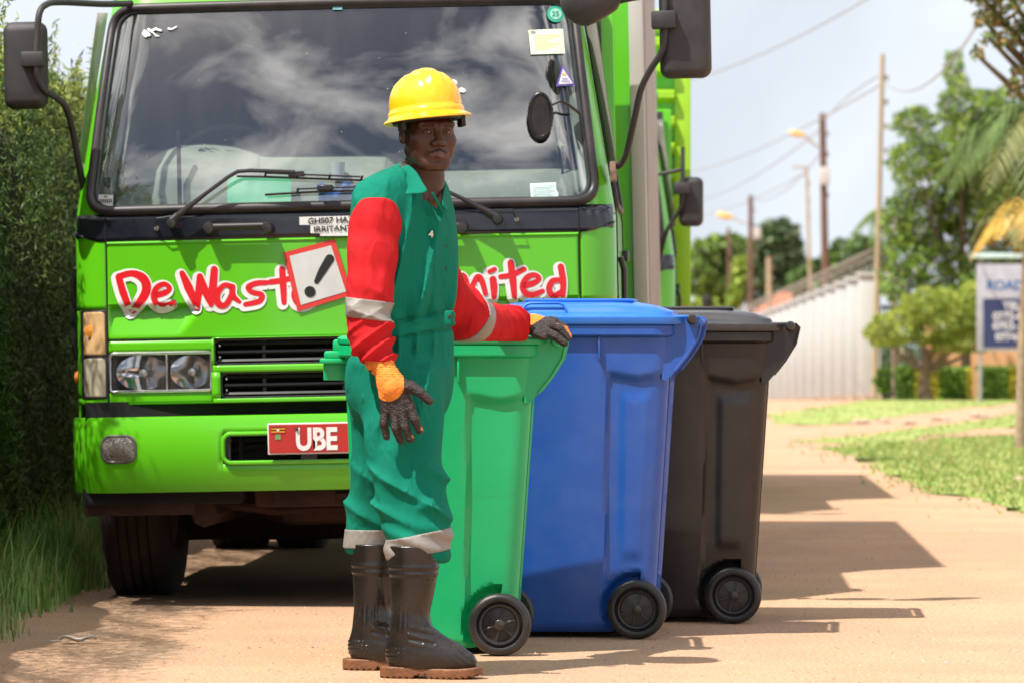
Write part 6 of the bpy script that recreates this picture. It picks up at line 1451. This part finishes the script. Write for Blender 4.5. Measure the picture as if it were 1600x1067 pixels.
for s in (-1, 1): sb.box(-.008, .008, -.018, .018, -.03, .006, .003, 1, Mh @ Matrix.Translation((s * .097, -.030, -.036)))
sb.build('headband', mat('headband_black', (.015, .014, .014), rough=.6), hh)

# ---------------- hands
def fing(P, pts, rs, k=.004): return chain(P, [np.array(p) for p in pts], rs, k)
def glove(name, f, lo, hi, mf, h=.0028): return sdf_obj(name, f, lo, hi, h, [GLO, GLB], man, matfn=mf, off=BASE)
YH = 13.0
h_ = lambda u, v, d=0.: np.array(PX3(u, v, YH + d))
def gR(P):
    d = chain(P, [np.array(SR[-1]), h_(598, 572, .03), h_(608, 590, .012), h_(614, 605, .0)], [.036, .031, .031, .033], .012)
    # palm as four metacarpal rays, blended flat
    for a, b, r0, r1 in (((601, 598, .012), (603, 640, .018), .021, .0140), ((610, 598, .004), (618, 646, .004), .022, .014), ((617, 598, .0), (629, 645, -.004), .022, .0145), ((622, 598, .0), (641, 636, -.004), .020, .014)):
        d = smin(d, seg(P, h_(*a), h_(*b), r0, r1), .014)
    for pts, rs in (([(603, 640, .018), (600, 660, .014), (604, 682, .026)], [.0125, .0108, .0092]),
                    ([(618, 646, .004), (618, 668, -.002), (626, 688, .010)], [.0130, .0116, .0098]),
                    ([(629, 645, -.004), (633, 666, -.012), (641, 686, -.004)], [.0134, .0120, .0100]),
                    ([(641, 636, -.004), (648, 655, -.010), (655, 672, -.002)], [.0130, .0115, .0098])):
        d = smin(d, fing(P, [h_(*p) for p in pts], rs), .005)
    d = smin(d, fing(P, [h_(626, 600, -.004), h_(642, 604, -.020), h_(657, 613, -.028), h_(671, 626, -.026)], [.018, .0165, .0130, .0105]), .008)
    # knitted cuff ribs
    z = P[:, 2]; d -= .0016; d += .0009 * np.sin(z * 900) * (z > zz(592, 13.0)) + .0007 * wob(P, 420, 3.) + .0006 * wob(P, 260, 1.)
    return d
def gRm(c):
    u = 800 + c[:, 0] * F / c[:, 1]; v = 533.5 + (1 - c[:, 2]) * F / c[:, 1]
    orange = ((u - 607) / 27) ** 2 + ((v - 590) / 37) ** 2 < 1
    orange |= v < 578
    blk = (u > 631) & (v > 577)
    tips = ((np.hypot(u - 647, v - 681) < 3.6) | (np.hypot(u - 660, v - 669) < 3)) & True
    return np.where((orange & ~blk) | tips, 0, 1)
glove('glove', gR, (-.47, 12.92, .68), (-.20, 13.10, 1.0), gRm)
YL = 14.0
g_ = lambda u, v, d=0.: np.array(PX3(u, v, YL + d))
def gL(P):
    d = chain(P, [g_(806, 506, -.03), g_(818, 507, -.01), g_(834, 506, .0)], [.031, .029, .030], .012)
    d = smin(d, ell(P, g_(806, 507, -.03), (.012, .035, .036)), .006)
    for a, b, r0, r1 in (((830, 512, -.025), (852, 517, -.045), .020, .0145), ((832, 508, -.008), (862, 508, -.020), .021, .0150), ((834, 505, .01), (865, 503, .008), .020, .0145), ((832, 506, .025), (860, 502, .032), .018, .0135)):
        d = smin(d, seg(P, g_(*a), g_(*b), r0, r1), .012)
    for pts, rs in (([(852, 517, -.045), (868, 526, -.058), (882, 536, -.060)], [.0135, .0120, .0104]),
                    ([(862, 508, -.020), (876, 514, -.028), (887, 528, -.030)], [.0135, .0122, .0102]),
                    ([(865, 503, .008), (880, 511, .006), (888, 526, .004)], [.0132, .0118, .0100]),
                    ([(860, 502, .032), (875, 508, .036), (884, 520, .036)], [.0125, .0110, .0095])):
        d = smin(d, fing(P, [g_(*p) for p in pts], rs), .005)
    d = smin(d, fing(P, [g_(828, 514, -.03), g_(838, 521, -.055), g_(850, 526, -.066)], [.016, .0135, .0115]), .008)
    return d - .0014 + .0006 * wob(P, 260, 1.) + .0007 * wob(P, 420, 3.)
def gLm(c):
    u = 800 + c[:, 0] * F / c[:, 1]; v = 533.5 + (1 - c[:, 2]) * F / c[:, 1]
    o = (u < 834 + (506 - v) * 1.6) ; o |= (u > 866) & (v < 528) & (v > 504 + (u - 866) * .3) & (np.abs(c[:, 1] - 13.99) < .022)
    return np.where(o, 0, 1)
glove('glove', gL, (-.02, 13.89, .96), (.22, 14.08, 1.13), gLm)

# ---------------- boots
def boot(x0, Yc, top, yaw, ht, sx=1.):
    """heel centre at x0; foot along +x turned by yaw"""
    c = np.array([x0, Yc, 0]); R = rotz(yaw)
    def f(P):
        q = (P - c) @ R; x, y, z = q.T
        tab = [(.045, .026, 0, .050, .043), (.085, .018, 0, .053, .045), (.13, .018, 0, .052, .047), (.18, .024, 0, .056, .051), (.24, .030, 0, .063, .057), (.30, .034, 0, .070, .061), (.36, .036, 0, .075, .064), (.42, .036, 0, .076, .066)]
        s = ellprof(q, tab, EY, EX)
        ft = chain(q, [(.0, 0, .066), (.07, 0, .068), (.14, 0, .058), (.190, .0, .048)], [.046, .052, .044, .036], .03)
        inst = seg(q, (.035, 0, .135), (.15, 0, .060), .050, .036)
        d = smin(s, smin(ft, inst, .03), .035)
        # creases at the ankle, ribs, top rolls
        d += .0030 * np.sin(z * 260 + x * 60) * np.exp(-((z - .125) / .028) ** 2) * (x > .03) * (x < .11)
        d -= .0028 * np.clip(np.sin(z * 520), 0, 1) * (z > .050) * (z < .094) * (x < .02)
        d -= .0035 * (np.exp(-((z - ht + .065) / .006) ** 2) + np.exp(-((z - ht + .085) / .005) ** 2))
        d -= .0022 * np.clip(np.sin(x * 420), 0, 1) * np.exp(-((z - .175) / .030) ** 4) * (x > -.02) * (x < .05)
        d -= .0024 * np.clip(np.sin((x * .8 + z) * 330), 0, 1) * (x > .165) * (z > .045)
        d -= .002 * np.exp(-((x - .070 + (z - .2) * .12) / .004) ** 2) * (z > .1) * (z < ht - .10)
        d = smax(d, z - ht, .006); d = smax(d, .028 - z, .004)
        inn = ellprof(q, [(a, b, cc, e - .006, g - .006) for a, b, cc, e, g in tab], EY, EX); d = smax(d, -np.maximum(inn, ht - .10 - z), .003)
        return d
    bx = np.array([x0 - .12, Yc - .13, .0]); by = np.array([x0 + .27, Yc + .14, ht + .02])
    b = sdf_obj('boot', f, bx, by, .0045, BOOT, man, off=BASE)
    def sole(P):
        q = (P - c) @ R; x, y, z = q.T
        hw = np.interp(x, [-.05, 0, .05, .10, .16, .20, .232], [.030, .044, .042, .041, .050, .043, .018])
        cx = np.clip(x, -.02, .20); r = np.interp(cx, [-.02, .05, .10, .16, .20], [.042, .042, .041, .050, .042])
        d = np.hypot(x - cx, y) - r - .005
        lift = np.clip((x - .16) / .08, 0, 1) ** 2 * .012
        zb = lift + .010 * ((x > .045) & (x < .085)); zb = zb + .004 * (np.sin(x * 330) > .3)
        d = smax(d, z - .035 - lift * .5 + .004 * (x > .05), .004); return smax(d, zb - z, .002)
    sdf_obj('sole', sole, bx - .01, by * [1, 1, 0] + [.02, .01, .08], .0035, SOLE, b, off=BASE)
boot(xx(640, 13.1) - .022, 13.10, 0, -12, .395)
boot(xx(572, 13.42) - .005, 13.42, 0, -6, .385)

# the passer-by's figure (declared with the background)
PB = np.array(pb_root)
def walker(P):
    q = P - PB
    d = ell(q, (0, 0, 1.56), (.08, .10, .118)); d = smin(d, seg(q, (0, 0, 1.35), (0, 0, 1.48), .055, .05), .02)
    d = smin(d, ell(q, (0, 0, 1.20), (.19, .12, .26)), .05); d = smin(d, ell(q, (0, 0, .98), (.16, .12, .16)), .05)
    for s in (-1, 1):
        d = smin(d, chain(q, [np.array((s * .19, 0, 1.34)), np.array((s * .24, 0, 1.08)), np.array((s * .24, -.08, .84))], [.055, .045, .035], .02), .03)
        d = smin(d, chain(q, [np.array((s * .09, 0, .92)), np.array((s * .10, -.06 * s, .50)), np.array((s * .10, .05 * s, .08))], [.09, .062, .045], .02), .03)
        d = smin(d, seg(q, (s * .10, .05 * s, .045), (s * .11, .05 * s - .15, .035), .042, .034), .02)
    return d
def wm(c):
    z = c[:, 2]; return np.where(z > 1.52, 1, np.where(z > 1.40, 0, np.where(z > .92, 2, 3)))
sdf_obj('body', walker, (PB[0] - .36, PB[1] - .3, -.01), (PB[0] + .36, PB[1] + .3, 1.72), .016, [skin, hairm, mat('shirt_dark', (.05, .045, .06), rough=.9), mat('trousers_dark', (.03, .03, .04), rough=.9)], pp, matfn=wm, off=pb_root)
